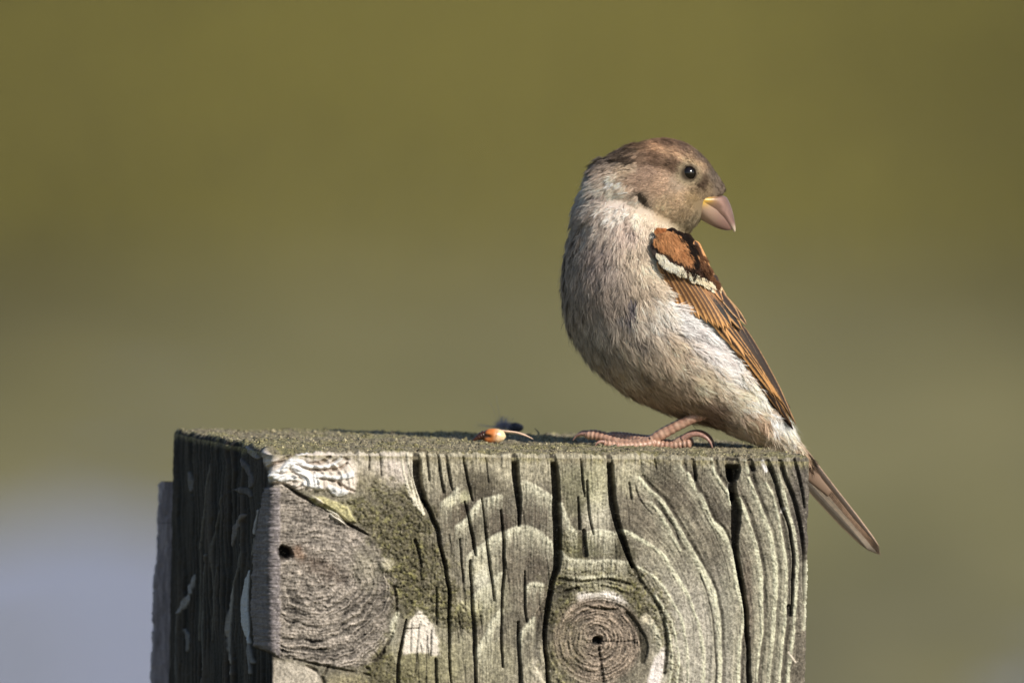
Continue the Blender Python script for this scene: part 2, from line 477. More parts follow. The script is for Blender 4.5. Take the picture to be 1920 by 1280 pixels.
# torn white fibres (swirl)
sw = poly([(470, 862), (505, 838), (560, 838), (610, 840), (660, 862), (668, 900), (664, 920), (640, 926), (606, 916), (560, 918), (530, 908), (505, 905), (488, 890)], 6, 6)
sq = np.hypot((gx - 545) * .8, (gy - 905) * 1.25)
swn = vn(sq / 3.2 + 1.6 * fbm(gx / 30, gy / 18, 20, 3), np.arctan2(gy - 905, gx - 545) * 2.0, 21)
paint(sw, (206, 194, 180), .9)
C = C * (1 - sw[..., None]) + C * (.62 + .76 * swn)[..., None] * sw[..., None]
H += sw * (6 + (swn - .5) * 9)
for p, w in [([(552, 872), (580, 869), (602, 866), (618, 856)], [2, 7, 5]), ([(580, 880), (612, 880), (636, 878), (650, 868)], [3, 6, 3]), ([(500, 884), (520, 868), (556, 850), (590, 842)], [3, 8, 3]),
             ([(598, 896), (625, 900), (650, 914), (664, 920)], [3, 5, 4]), ([(620, 868), (640, 858), (652, 862)], 4)]:
    m = stroke(p, w, 1.5); paint(m, (120, 100, 82), .65); H -= m * 6
for p, w in [([(530, 882), (545, 866), (560, 866), (580, 873), (610, 874), (628, 868), (640, 858)], [10, 12, 5, 4, 6]), ([(514, 893), (530, 897), (552, 896)], [6, 14, 8]), ([(550, 876), (575, 893), (592, 902)], [10, 18, 10]),
             ([(590, 890), (620, 894), (640, 893), (658, 888)], [7, 4, 12]), ([(616, 912), (632, 922), (648, 922)], [8, 16, 8]), ([(570, 906), (600, 914)], 8), ([(486, 950), (497, 925), (508, 900), (525, 880), (552, 858), (584, 842)], [3, 6, 5, 2])]:
    m = stroke(p, w, 1.5); paint(m, (252, 250, 246), 1.0); H += m * 4
for p, w in [([(752, 850), (757, 880), (766, 915), (778, 945)], [2, 4, 6]), ([(764, 850), (768, 885), (776, 925), (787, 955)], [3, 3, 6]), ([(771, 850), (775, 890), (785, 935), (793, 962)], [2, 3, 5])]:
    m = stroke(p, w); paint(m, (216, 208, 184), .8); H += m * 2
paint(poly([(760, 1195), (770, 1160), (786, 1146), (800, 1158), (812, 1175), (822, 1200), (824, 1226), (758, 1224)], 3, 4), (226, 216, 200), .9)
paint(blob(1128, 1122, 42, 13, 6, .35, .4), (222, 214, 206), .9); paint(blob(1090, 1140, 22, 12, -40, .4, .4), (190, 176, 164), .8)
paint(blob(1232, 1255, 12, 38, 18, .3, .3), (222, 212, 206), .9)
paint(blob(1212, 1160, 13, 9, 30, .4, .4), (196, 186, 160), .8)
paint(blob(872, 930, 12, 12, 0, .5, .5), (180, 176, 140), .7); paint(blob(843, 940, 10, 8, 0, .4, .4), (206, 200, 168), .85)
# light ridges
ridges = [
 ([(1198, 895), (1216, 915), (1240, 938), (1258, 965), (1275, 995), (1290, 1020), (1303, 1045), (1314, 1066), (1326, 1088), (1336, 1112), (1342, 1138), (1347, 1165), (1349, 1200), (1350, 1240), (1348, 1300)], [4, 7, 7, 6, 8, 12, 13, 12, 10, 8, 6]),
 ([(1222, 940), (1240, 965), (1258, 1000), (1275, 1030)], [3, 8, 4]),
 ([(1290, 888), (1298, 905), (1306, 925)], [5, 8, 3]), ([(1278, 862), (1276, 872), (1282, 884)], 2),
 ([(1313, 928), (1324, 955), (1335, 978), (1352, 995), (1364, 1017), (1374, 1050), (1381, 1094), (1390, 1137), (1393, 1172), (1387, 1215), (1384, 1300)], [7, 10, 12, 9, 7, 6, 6]),
 ([(1334, 862), (1340, 885), (1352, 905), (1365, 925), (1369, 945)], [4, 5, 7, 4]),
 ([(1386, 934), (1395, 955), (1404, 980), (1412, 1005), (1418, 1030), (1424, 1060), (1427, 1100), (1428, 1180), (1424, 1220), (1417, 1300)], [5, 8, 8, 8, 6, 4]),
 ([(1398, 865), (1402, 885)], 5),
 ([(1404, 895), (1412, 918), (1421, 940), (1431, 962), (1440, 990), (1448, 1020), (1453, 1060), (1454, 1100), (1452, 1150), (1448, 1200), (1440, 1300)], [4, 8, 9, 9, 8, 7]),
 ([(1435, 905), (1448, 925), (1457, 955), (1461, 985), (1467, 1015), (1473, 1060), (1473, 1120), (1471, 1170), (1466, 1215), (1460, 1300)], [3, 4, 6, 4]),
 ([(1460, 890), (1470, 925), (1475, 950), (1482, 975), (1488, 1000), (1493, 1040), (1494, 1070), (1492, 1120), (1489, 1170), (1484, 1210), (1474, 1300)], [4, 5, 6, 5, 5]),
 ([(1514, 1050), (1512, 1120), (1507, 1180)], 3),
 ([(1167, 996), (1180, 999), (1195, 1008), (1226, 1026), (1248, 1046), (1262, 1070), (1276, 1092), (1292, 1120), (1302, 1150), (1310, 1175), (1317, 1210), (1319, 1250), (1316, 1300)], [9, 9, 6, 5, 7, 8, 4, 3, 6, 7, 5]),
 ([(1195, 1062), (1225, 1080), (1245, 1100), (1262, 1130), (1275, 1155), (1284, 1190), (1289, 1220), (1290, 1300)], [2.5, 3.5, 3, 3]),
 ([(1228, 1115), (1245, 1140), (1258, 1165), (1266, 1190), (1271, 1220), (1272, 1250), (1266, 1300)], 2.6),
 ([(1238, 1145), (1250, 1175), (1258, 1205), (1260, 1245), (1252, 1290)], 2.6),
 ([(858, 988), (876, 975), (888, 958), (902, 942), (920, 936), (938, 930)], [10, 12, 8]), ([(880, 1046), (896, 1035), (915, 1022), (932, 1008), (950, 1001), (970, 992), (985, 990), (1002, 996), (1018, 1006), (1036, 1022)], [14, 16, 12, 9, 8]),
 ([(828, 945), (840, 938), (852, 926), (858, 918)], 7), ([(984, 905), (1000, 914), (1020, 926), (1036, 938)], [12, 12, 8]), ([(1052, 945), (1060, 970), (1068, 990), (1078, 998)], [4, 6, 6]),
 ([(1100, 1002), (1115, 999), (1135, 1001), (1150, 1002)], [6, 14, 10]), ([(1052, 1035), (1066, 1048), (1090, 1052), (1110, 1053), (1130, 1051), (1150, 1050), (1174, 1055)], [3, 5, 7, 5, 3]),
 ([(889, 1120), (902, 1106), (915, 1099), (925, 1088), (940, 1076)], [8, 10, 8]), ([(892, 1232), (903, 1210), (915, 1190), (926, 1165), (940, 1146)], [8, 12, 10]),
 ([(974, 1195), (985, 1178), (1000, 1158)], [5, 9, 6]), ([(986, 1102), (1000, 1094), (1016, 1095)], 6), ([(1075, 1083), (1095, 1081), (1120, 1080), (1150, 1079)], [3, 3, 2]), ([(1220, 1165), (1232, 1185), (1238, 1205)], [5, 5, 3]),
 ([(745, 1150), (738, 1170), (736, 1182)], [6, 9, 5])]
rid = np.zeros_like(gx); arch = np.zeros_like(gx)
for i_, (p, w) in enumerate(ridges):
    m = stroke(p, w, 1.6 if i_ < 16 else 3.0)
    if i_ < 16: rid = np.maximum(rid, m)
    else: arch = np.maximum(arch, m)
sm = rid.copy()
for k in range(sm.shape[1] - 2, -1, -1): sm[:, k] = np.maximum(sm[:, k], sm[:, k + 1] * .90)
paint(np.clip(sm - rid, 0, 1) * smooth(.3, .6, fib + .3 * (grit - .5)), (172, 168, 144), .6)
sa = arch.copy()
dec = .935 + .05 * vn(gx / 2.0, gy / 300, 501)
for k in range(1, sa.shape[0]): sa[k] = np.maximum(sa[k], sa[k - 1] * dec[k])
sa = sa * (.45 + .8 * smooth(.3, .65, fib2))
paint(np.clip(sa, 0, 1), (178, 174, 150), .75); paint(arch * smooth(.35, .6, grit), (200, 196, 170), .6); H += sa * 1.2 + arch * .8
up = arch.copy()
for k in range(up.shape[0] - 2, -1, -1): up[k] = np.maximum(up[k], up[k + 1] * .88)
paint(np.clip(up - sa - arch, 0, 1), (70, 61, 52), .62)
rn2 = rid * (.60 + .6 * smooth(.3, .62, grit)) * (.65 + .6 * smooth(.35, .6, fbm(gx / 12, gy / 22, 305, 2)))
paint(np.clip(rn2, 0, 1), (192, 190, 162), .88)
paint(stroke([(1430, 867), (1436, 882)], [8, 5]), (244, 240, 236), .9)
paint(stroke([(1366, 908), (1369, 930)], [4, 3]), (236, 232, 216), .8)
paint(stroke([(1466, 958), (1470, 952)], 5), (230, 224, 216), .8)
paint(stroke([(1479, 1222), (1485, 1232), (1492, 1240)], [2.5, 2]), (236, 222, 200), .9)
H += rid * (1.3 + 2.0 * (grit - .5))
# pale flank left of the ridges, dark recessed groove on their right
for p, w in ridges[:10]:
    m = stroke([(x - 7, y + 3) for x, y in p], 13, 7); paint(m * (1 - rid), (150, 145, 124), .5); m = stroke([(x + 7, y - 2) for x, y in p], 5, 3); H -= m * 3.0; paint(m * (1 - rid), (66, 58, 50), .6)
# rings of the right knot
rK = np.hypot(gx - kx, (gy - ky) * 1.02) + 3.5 * (fbm(gx / 16, gy / 16, 51, 3) - .5)
aK = np.arctan2(gy - ky, gx - kx)
disc = 1 - smooth(74, 92, rK)
kr = vn(rK / 2.4, aK * 3, 52); kr2 = vn(rK / 5.5, aK * 1.6, 53)
kcol = lin((128, 114, 98))[None, None] * (1 + (kr - .5) * 1.1 + (kr2 - .5) * .6 + (grain - .5) * .8)[..., None]
mg = (disc * (1 - .45 * blob(1065, 1215, 40, 60)))[..., None]
C = C * (1 - mg) + kcol * mg
H = H * (1 - disc * .7) + disc * ((kr - .5) * 5 + (kr2 - .5) * 3 + (grain - .5) * 3 - 2)
m = stroke([(1130, 1202), (1160, 1203), (1190, 1201)], 1.6); paint(m, (52, 42, 34), .6); H -= m * 3
m = stroke([(1124, 1215), (1128, 1245), (1134, 1290)], [3, 4, 6]); paint(m, (52, 42, 34), .6); H -= m * 5
m = blob(1120, 1200, 8, 8, 0, .3, .25); paint(m, (16, 12, 10), 1); H -= m * 16
for p, w in [([(1072, 1150), (1095, 1136), (1125, 1142), (1160, 1142)], [3, 3]), ([(1176, 1150), (1195, 1175), (1208, 1210), (1205, 1240)], [8, 10, 14, 8]), ([(1050, 1085), (1090, 1090), (1140, 1086), (1180, 1095)], [5, 3, 4]), ([(1060, 1110), (1085, 1102)], 6),
             ([(1186, 1060), (1200, 1088), (1220, 1115), (1238, 1145), (1246, 1175), (1250, 1210), (1246, 1260)], [7, 5, 6, 6, 5])]:
    m = stroke(p, w, 2); paint(m, (50, 46, 30), .75); H -= m * 6
# arcs radiating round the knot (annulus)
annu = smooth(72, 92, rK) * (1 - smooth(118, 150, rK)) * (1 - right)
av = vn(rK / 4.0, aK * 2.2, 55)
C *= (1 + annu * (av - .5) * .9)[..., None]; H += annu * (av - .5) * 5

cracks = [
 ([(781, 849), (783, 870), (784, 892), (791, 926), (799, 948)], [8, 15, 15, 11, 6], 24), ([(797, 940), (807, 962), (813, 978), (821, 996), (827, 1029), (834, 1058), (838, 1086), (843, 1112), (841, 1146), (842, 1198), (843, 1232), (848, 1300)], [6, 7, 7, 6, 6, 5, 5, 4, 3, 2], 18),
 ([(963, 850), (966, 872), (969, 900), (973, 935), (975, 965), (974, 985)], [8, 12, 11, 9, 6, 2], 24),
 ([(1036, 852), (1040, 880), (1042, 920), (1043, 960), (1045, 1000), (1046, 1040), (1045, 1062), (1038, 1082), (1034, 1100), (1029, 1125), (1025, 1150), (1021, 1180), (1021, 1210), (1025, 1240), (1029, 1300)], [9, 14, 15, 14, 14, 13, 9, 9, 9, 8, 6, 6, 5], 26),
 ([(1141, 856), (1145, 890), (1148, 930), (1155, 970), (1165, 1005), (1176, 1038), (1186, 1062)], [9, 12, 13, 12, 11, 8, 5], 26),
 ([(1372, 866), (1374, 880), (1373, 892)], [24, 27, 22], 26), ([(1370, 885), (1373, 910), (1375, 935)], [14, 13, 12], 24), ([(1376, 930), (1380, 950), (1380, 985), (1379, 1010), (1381, 1040), (1386, 1066), (1392, 1100), (1397, 1146), (1400, 1180), (1403, 1215), (1406, 1300)], [12, 17, 16, 9, 8, 8, 7, 6, 6, 8], 24),
 ([(868, 856), (874, 890), (880, 915), (886, 938)], [2, 4, 3], 10), ([(871, 940), (878, 970), (885, 1000), (889, 1025), (891, 1040)], [2, 5, 5, 3], 14), ([(903, 935), (907, 970), (912, 1005), (915, 1035), (918, 1060), (923, 1090), (927, 1125)], [2, 3, 4, 4, 2], 11),
 ([(939, 955), (944, 1000), (945, 1040), (946, 1070), (942, 1110), (941, 1160), (940, 1200), (943, 1250)], [3, 5, 5, 3, 4, 3], 13), ([(881, 1050), (884, 1100), (887, 1140), (889, 1180), (890, 1220), (892, 1250), (894, 1300)], [3, 5, 6, 5, 5], 14),
 ([(862, 1010), (866, 1060), (868, 1090)], 2.5, 7), ([(779, 1012), (787, 1040), (790, 1062)], [6, 4, 2], 10), ([(818, 1100), (818, 1170)], 2.5, 7), ([(971, 1165), (973, 1210), (977, 1300)], [3, 5, 6], 13), ([(985, 1070), (984, 1130), (987, 1165)], [2, 4, 2], 9),
 ([(1089, 860), (1093, 905), (1097, 930)], [2, 4, 2], 9), ([(1083, 932), (1085, 960), (1086, 992)], [2, 3.5, 4], 10), ([(1101, 900), (1104, 960), (1112, 1002)], [2, 3, 2], 8), ([(1094, 995), (1097, 1040)], [6, 10], 9),  # last stroke here: a wide shadow, painted and cut in like a crack
 ([(1299, 862), (1303, 880), (1305, 900)], [6, 5, 3], 12), ([(1406, 864), (1412, 880)], [10, 6], 12), ([(1439, 866), (1447, 885), (1456, 910), (1464, 940), (1474, 970), (1481, 1000), (1487, 1046), (1486, 1100), (1485, 1150)], [8, 7, 5, 4, 4, 4, 2], 11),
 ([(1463, 864), (1472, 895), (1485, 926), (1494, 960), (1503, 1005), (1508, 1060), (1509, 1130)], [8, 7, 6, 6, 5], 10), ([(1490, 862), (1500, 900), (1508, 950)], [5, 5, 3], 8), ([(1480, 1138), (1482, 1152)], 8, 8),
 ([(762, 1160), (756, 1195), (750, 1225), (746, 1250), (744, 1300)], [2, 4, 5, 6], 11), ([(818, 1235), (819, 1300)], 4, 9), ([(772, 1165), (770, 1220)], 1.6, 3), ([(786, 1170), (782, 1225), (778, 1260)], 1.8, 3), ([(801, 1190), (799, 1290)], 1.8, 3), ([(808, 1180), (808, 1228)], 2, 4),
 ([(760, 1178), (785, 1177)], 2, 4), ([(692, 848), (693, 880)], 2.5, 6), ([(712, 848), (716, 892)], 2, 4), ([(822, 850), (826, 888), (831, 925)], [2, 4, 2], 8), ([(837, 850), (842, 890), (848, 920)], [4, 5, 2], 8), ([(801, 850), (806, 900)], 3, 6),
 ([(910, 857), (916, 905)], 2, 5), ([(1240, 955), (1262, 985), (1272, 1010)], 1.4, 2), ([(1308, 940), (1320, 965), (1340, 1000), (1360, 1050), (1368, 1090)], [1, 1.6, 1], 2), ([(1228, 860), (1231, 880)], 2, 5), ([(1180, 905), (1185, 935)], 3, 5), ([(1190, 905), (1202, 935), (1225, 965)], [1, 2.5, 1], 3),
 ([(1312, 1075), (1330, 1130), (1338, 1175), (1342, 1240), (1341, 1300)], [1.5, 2.4, 2], 3)]
rr = np.random.default_rng(5)
for i in range(46):        # hairline checks among the fibres
    x = rr.uniform(660, 1180); y = rr.uniform(850, 1260); L = rr.uniform(18, 70)
    if 560 < x < 735 and y > 920: continue
    if abs(x - 1120) < 90 and y > 1090: continue
    cracks.append(([(x, y), (x + 1.5 + L * .05, y + L * .5), (x + 2 + L * .08, y + L)], [.4, rr.uniform(1.0, 1.9), .4], rr.uniform(2, 4)))
for p, w, dep in cracks:
    m = stroke(p, w, 1.0)
    paint(m, (44, 38, 32), .72)
    H -= m * dep

# the left (shaded) face: shade painted into near-black weathered wood, long pale streaks
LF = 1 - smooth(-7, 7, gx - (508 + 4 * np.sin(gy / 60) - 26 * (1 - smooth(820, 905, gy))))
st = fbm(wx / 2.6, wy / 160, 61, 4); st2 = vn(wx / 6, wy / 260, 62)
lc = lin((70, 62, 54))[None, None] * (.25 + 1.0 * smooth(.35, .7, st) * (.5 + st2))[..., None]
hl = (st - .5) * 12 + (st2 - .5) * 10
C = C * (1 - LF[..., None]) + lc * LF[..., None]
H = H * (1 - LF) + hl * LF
for p, w, c, al in [
  ([(392, 1040), (384, 1080), (382, 1140), (380, 1200), (384, 1290)], [2, 2, 3], (120, 118, 112), .7), ([(396, 870), (388, 930), (380, 1000), (376, 1060), (374, 1200)], [1.5, 2, 1.5], (130, 124, 112), .7),
  ([(418, 930), (408, 980), (400, 1030), (402, 1120), (398, 1200)], [2, 2.5, 2], (120, 114, 104), .6), ([(440, 1085), (434, 1110), (430, 1150), (428, 1190), (432, 1230), (438, 1262)], [1.5, 5, 5, 3, 2], (150, 146, 140), .8),
  ([(460, 966), (452, 975), (444, 985), (440, 1000), (436, 1024)], [4, 10, 9, 2], (136, 130, 126), .7), ([(467, 1070), (463, 1100), (461, 1140), (464, 1185), (470, 1205)], [2, 7, 9, 8, 3], (182, 186, 190), .9),
  ([(356, 885), (358, 905), (358, 920)], [2, 6, 2], (130, 128, 128), .7), ([(366, 1078), (358, 1105), (346, 1128), (338, 1148)], [2, 8, 7, 2], (150, 150, 152), .8), ([(338, 1148), (334, 1200), (332, 1290)], [2, 3, 3], (120, 118, 116), .6),
  ([(345, 1180), (352, 1200), (350, 1220)], [3, 9, 3], (130, 130, 132), .7), ([(456, 860), (468, 885), (474, 905), (470, 912)], [3, 9, 9, 3], (120, 118, 122), .6), ([(440, 918), (462, 920), (472, 930)], [3, 12, 6], (120, 118, 120), .5),
  ([(486, 958), (480, 985), (478, 1000)], [3, 3], (170, 168, 168), .8), ([(478, 1010), (474, 1040)], 2, (140, 136, 128), .7), ([(452, 1020), (446, 1070), (440, 1100)], 1.6, (130, 126, 118), .7), ([(470, 1260), (466, 1200), (474, 1240)], [4, 5], (140, 142, 146), .7),
  ([(412, 1060), (406, 1100), (404, 1180)], 2, (110, 106, 98), .6), ([(330, 830), (333, 900), (330, 1000)], 2, (70, 64, 56), .5), ([(462, 838), (475, 850), (486, 858)], [3, 9, 4], (150, 150, 156), .7)]:
    m = stroke(p, w, 1.2); paint(m, c, al); H += m * 3
# weathered shaded side of the stub
stub = poly([(500, 915), (524, 912), (524, 1230), (478, 1210), (474, 1120), (478, 1040), (488, 980)], 4, 3)
sc = lin((138, 130, 130))[None, None] * (.8 + .5 * (fbm(gx / 14, gy / 3, 71, 3) - .5) + .3 * (grain - .5))[..., None]
C = C * (1 - .9 * stub[..., None]) + .9 * sc * stub[..., None]
H = H * (1 - stub * .6) + stub * (7 + 3.5 * (fbm(gx / 20, gy / 3.0, 73, 2) - .5))
# sprinkled light and dark grit over all
C *= (1 + (grain - .5) * .95 * (1 - .5 * sw - .6 * LF))[..., None] * (1 + (fbm(gx / 4.5, gy / 7, 320, 3) - .5) * .8 * (1 - sw) * (1 - LF))[..., None]
sp = vn(gx / 1.7, gy / 1.7, 81); paint((sp > .93) * (1 - LF), (205, 196, 176), .45); paint((sp < .07) * (1 - sw), (40, 34, 28), .45)
lum = C.mean(-1, keepdims=True)
C = (lum + (C - lum) * .9) * np.array([.975, .985, 1.02])
C = C * np.clip((lum / .16) ** .38, .3, 1.55) * .84
C = np.clip(C, .004, None); C = C / (1 + np.clip(C.mean(-1, keepdims=True) - .38, 0, None) * .9)
C = np.clip(C, .004, .80)
H += (grain - .5) * 1.8

def sample(A, x, y):
    x = np.clip(x - RX0, 0, A.shape[1] - 1.001); y = np.clip(y - RY0, 0, A.shape[0] - 1.001)
    i = np.floor(x).astype(int); j = np.floor(y).astype(int); fx = x - i; fy = y - j
    if A.ndim == 3: fx = fx[..., None]; fy = fy[..., None]
    return (A[j, i] * (1 - fx) + A[j, i + 1] * fx) * (1 - fy) + (A[j + 1, i] * (1 - fx) + A[j + 1, i + 1] * fx) * fy

# ------------------------------------------------------------------ the post itself
FL = at(513, 843.5, -617 * S); FR = at(1519, 857, -427 * S); RL = at(325, 805, 386 * S)
e1 = FR - FL; e2 = RL - FL
W1 = np.linalg.norm(e1) / S; W2 = 1066.0         # widths in px units
u1 = e1 / np.linalg.norm(e1); nn = np.cross(e1, e2); nn /= np.linalg.norm(nn); u2 = np.cross(nn, u1)
def P3(a, b, h): return FL + (np.asarray(a)[..., None] * u1 + np.asarray(b)[..., None] * u2 - np.asarray(h)[..., None] * nn) * S

def top_height(a, b):
    return (fbm(a / 60, b / 60, 91, 3) - .5) * 9 + (fbm(a / 9, b / 14, 92, 4) - .45) * 9 + (fbm(a / 3, b / 5, 93, 2) - .5) * 3.6
R = [9.0, 10.0, 12.0, 12.0]            # corner radii FL, FR, BR, BL
def loop():
    pts = []; nrm = []; side = []
    def seg(p, q, n, sp, sd):
        k = max(2, int(np.hypot(*(np.array(q) - p)) / sp))
        for t in np.linspace(0, 1, k, endpoint=False):
            pts.append(np.array(p) * (1 - t) + np.array(q) * t); nrm.append(n); side.append(sd)
    def arc(c, r, a0, a1, sp, sd):
        k = max(3, int(abs(a1 - a0) * r / sp))
        for t in np.linspace(a0, a1, k, endpoint=False):
            nrm.append((math.cos(t), math.sin(t))); pts.append(np.array(c) + r * np.array(nrm[-1])); side.append(sd)
    pi = math.pi
    seg((0, W2 - R[3]), (0, R[0]), (-1, 0), 4.2, 0)
    arc((R[0], R[0]), R[0], pi, 1.5 * pi, 1.2, 0)
    seg((R[0], 0), (W1 - R[1], 0), (0, -1), 1.25, 1)
    arc((W1 - R[1], R[1]), R[1], -.5 * pi, 0, 1.2, 1)
    seg((W1, R[1]), (W1, W2 - R[2]), (1, 0), 11, 2)
    arc((W1 - R[2], W2 - R[2]), R[2], 0, .5 * pi, 5, 2)
    seg((W1 - R[2], W2), (R[3], W2), (0, 1), 13, 3)
    arc((R[3], W2 - R[3]), R[3], .5 * pi, pi, 3, 3)
    return np.array(pts), np.array(nrm, float), np.array(side)
LP, LN, LS = loop()
RIM = 9.0
phi = np.linspace(0, 1, 9)[:-1] * math.pi / 2
hs = np.concatenate([np.arange(RIM, 462, 1.28), np.geomspace(465, 7950, 46)])
rowsV = []; rowsC = []
def side_detail(Pb, s, h):
    x, y = proj(Pb)
    x = np.minimum(x, 1519.0)
    yv = np.minimum(y, 1306.0)
    hh = sample(H, x, yv); cc = sample(C, x, yv)
    other = (s >= 2)
    # sides nobody photographed: plain weathered fibres
    q = np.where(s == 2, LP[:, 1], LP[:, 0])[None, :] if Pb.ndim == 3 else 0
    f = fbm(q / 3.0 + 0 * h, h / 90, 95, 3); g = fbm(q / 30 + 0 * h, h / 200, 96, 3)
    hh = np.where(other, (f - .5) * 7 + (g - .5) * 8, hh)
    oc = lin((128, 120, 104)) * (.5 + f)[..., None]
    cc = np.where(other[..., None] if other.ndim > 1 else other[None, :, None], oc, cc)
    deep = smooth(1290, 1500, y)
    f2 = fbm(x / 5, y / 300, 97, 4)
    dc = lin((118, 110, 92)) * (.4 + 1.1 * f2)[..., None]
    cc = cc * (1 - deep[..., None]) + dc * deep[..., None]
    hh = hh * (1 - deep) + (f2 - .5) * 9 * deep
    return hh, cc
# rim rows
A = LP[:, 0][None]; B = LP[:, 1][None]; NA = LN[:, 0][None]; NB = LN[:, 1][None]
wear = 14 * np.exp(-((LP[:, 0] - 10) ** 2 + (LP[:, 1] - 10) ** 2) / 60.0 ** 2)[None]
rimn = (fbm(LP[:, 0][None] / 6 + LP[:, 1][None] / 9, LP[:, 1][None] / 30, 98, 3) - .5)
def top_col(a, b):
    n1 = fbm(a / 40, b / 80, 101, 4); n2 = fbm(a / 5, b / 8, 102, 3); n3 = fbm(a / 2.2, b / 3, 103, 2)
    c = lin((122, 114, 94)) * (.55 + .9 * n2)[..., None]
    m = smooth(.42, .62, n1 + .25 * (n2 - .5))[..., None]
    c = c * (1 - m * .55) + lin((118, 114, 72)) * (.5 + n2)[..., None] * m * .55
    g = smooth(.62, .75, n3)[..., None]; c = c * (1 - g * .5) + lin((196, 186, 150)) * g * .5
    d = smooth(.36, .25, n3)[..., None]; c = c * (1 - d * .6) + lin((50, 44, 34)) * d * .6
    return np.clip(c, .005, .7)
PH = phi[:, None]
ins = RIM * (1 - np.sin(PH)); hgt = RIM * (1 - np.cos(PH))
Pb = P3(A + 0 * hgt, B + 0 * hgt, hgt + 0 * A)
hh, cc = side_detail(Pb, LS, hgt + 0 * A)
wt = np.cos(PH) ** 1.2
th = top_height(A - NA * ins, B - NB * ins)
crk = np.clip(hh, -6, 6)
out = -ins + crk * np.sin(PH) ** 2 + rimn * 5 * np.sin(PH)
V_ = P3(A + NA * out, B + NB * out, hgt - th * wt + wear * wt - 3 * rimn * wt)
rowsV.append(V_)
tc = top_col(A - NA * ins, B - NB * ins)
mixw = smooth(.15, .9, np.sin(PH) + .5 * rimn)[..., None]
mixw = np.where((LS == 0)[None, :, None] & True, smooth(.3, 1.0, np.sin(PH) + 1.2 * rimn)[..., None], mixw)
rowsC.append(tc * (1 - mixw) + cc * mixw)
HH = hs[:, None]
Pb = P3(A + 0 * HH, B + 0 * HH, HH + 0 * A)
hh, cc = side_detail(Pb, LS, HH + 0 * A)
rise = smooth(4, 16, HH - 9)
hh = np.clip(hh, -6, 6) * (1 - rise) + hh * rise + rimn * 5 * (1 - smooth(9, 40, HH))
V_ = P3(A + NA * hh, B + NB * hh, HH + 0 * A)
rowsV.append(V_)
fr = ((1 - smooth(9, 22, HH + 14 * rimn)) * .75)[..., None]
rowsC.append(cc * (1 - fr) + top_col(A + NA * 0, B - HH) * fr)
Vt = np.concatenate(rowsV, 0); Ct = np.concatenate(rowsC, 0)
nr, nc = Vt.shape[:2]
Ft = grid_faces(nr, nc, True)[:, ::-1]
# top sheet
ai = np.concatenate([np.arange(RIM - 2, W1 - RIM + 3, 1.9)]); bi = np.arange(RIM - 2, W2 - RIM + 4, 6.5)
TA, TB = np.meshgrid(ai, bi)
# keep the sheet inside the rounded rim of the worn corner
cd = np.hypot(np.maximum(R[0] - TA, 0), np.maximum(R[0] - TB, 0)); k = np.where(cd > R[0] - RIM + 2, (R[0] - RIM + 2) / np.maximum(cd, 1), 1)
TA2 = np.where(cd > R[0] - RIM + 2, R[0] - np.maximum(R[0] - TA, 0) * k + np.maximum(TA - R[0], 0), TA); TB2 = np.where(cd > R[0] - RIM + 2, R[0] - np.maximum(R[0] - TB, 0) * k + np.maximum(TB - R[0], 0), TB)
wear2 = 14 * np.exp(-((TA2 - 10) ** 2 + (TB2 - 10) ** 2) / 60.0 ** 2)
Vs = P3(TA2, TB2, .35 - top_height(TA2, TB2) + wear2)
Cs = top_col(TA2, TB2)
V = np.concatenate([Vt.reshape(-1, 3), Vs.reshape(-1, 3)]); CC = np.concatenate([Ct.reshape(-1, 3), Cs.reshape(-1, 3)])
F = [Ft, grid_faces(len(bi), len(ai)) + nr * nc]
M = MatB('weathered_wood')
a = M.n('ShaderNodeAttribute', attribute_name='Col')
obj = M.n('ShaderNodeTexCoord').outputs['Object']
nz = M.noise(5200.0, 3, obj)
vm = M.n('ShaderNodeVectorMath', operation='SCALE'); M.l(a.outputs['Color'], vm.inputs[0]); M.l(M.mapr(nz, .3, .7, .72, 1.3), vm.inputs['Scale'])
M.l(vm.outputs[0], M.p.inputs['Base Color'])
M.p.inputs['Roughness'].default_value = 0.82
M.p.inputs['Specular IOR Level'].default_value = 0.28
M.bump(nz, 0.5, 0.00015)
wood_mat = M.m
post = empty('wooden_post', tuple(P3(W1 / 2, W2 / 2, 7850)), 'thick square weathered wooden post with cracks, moss and two round knots, under the sparrow', 'post')
pb = put('shaft', make_mesh('shaft', V, F, True, CC), wood_mat)
pb.parent = post; pb.matrix_parent_inverse = Matrix.Translation(-post.location)

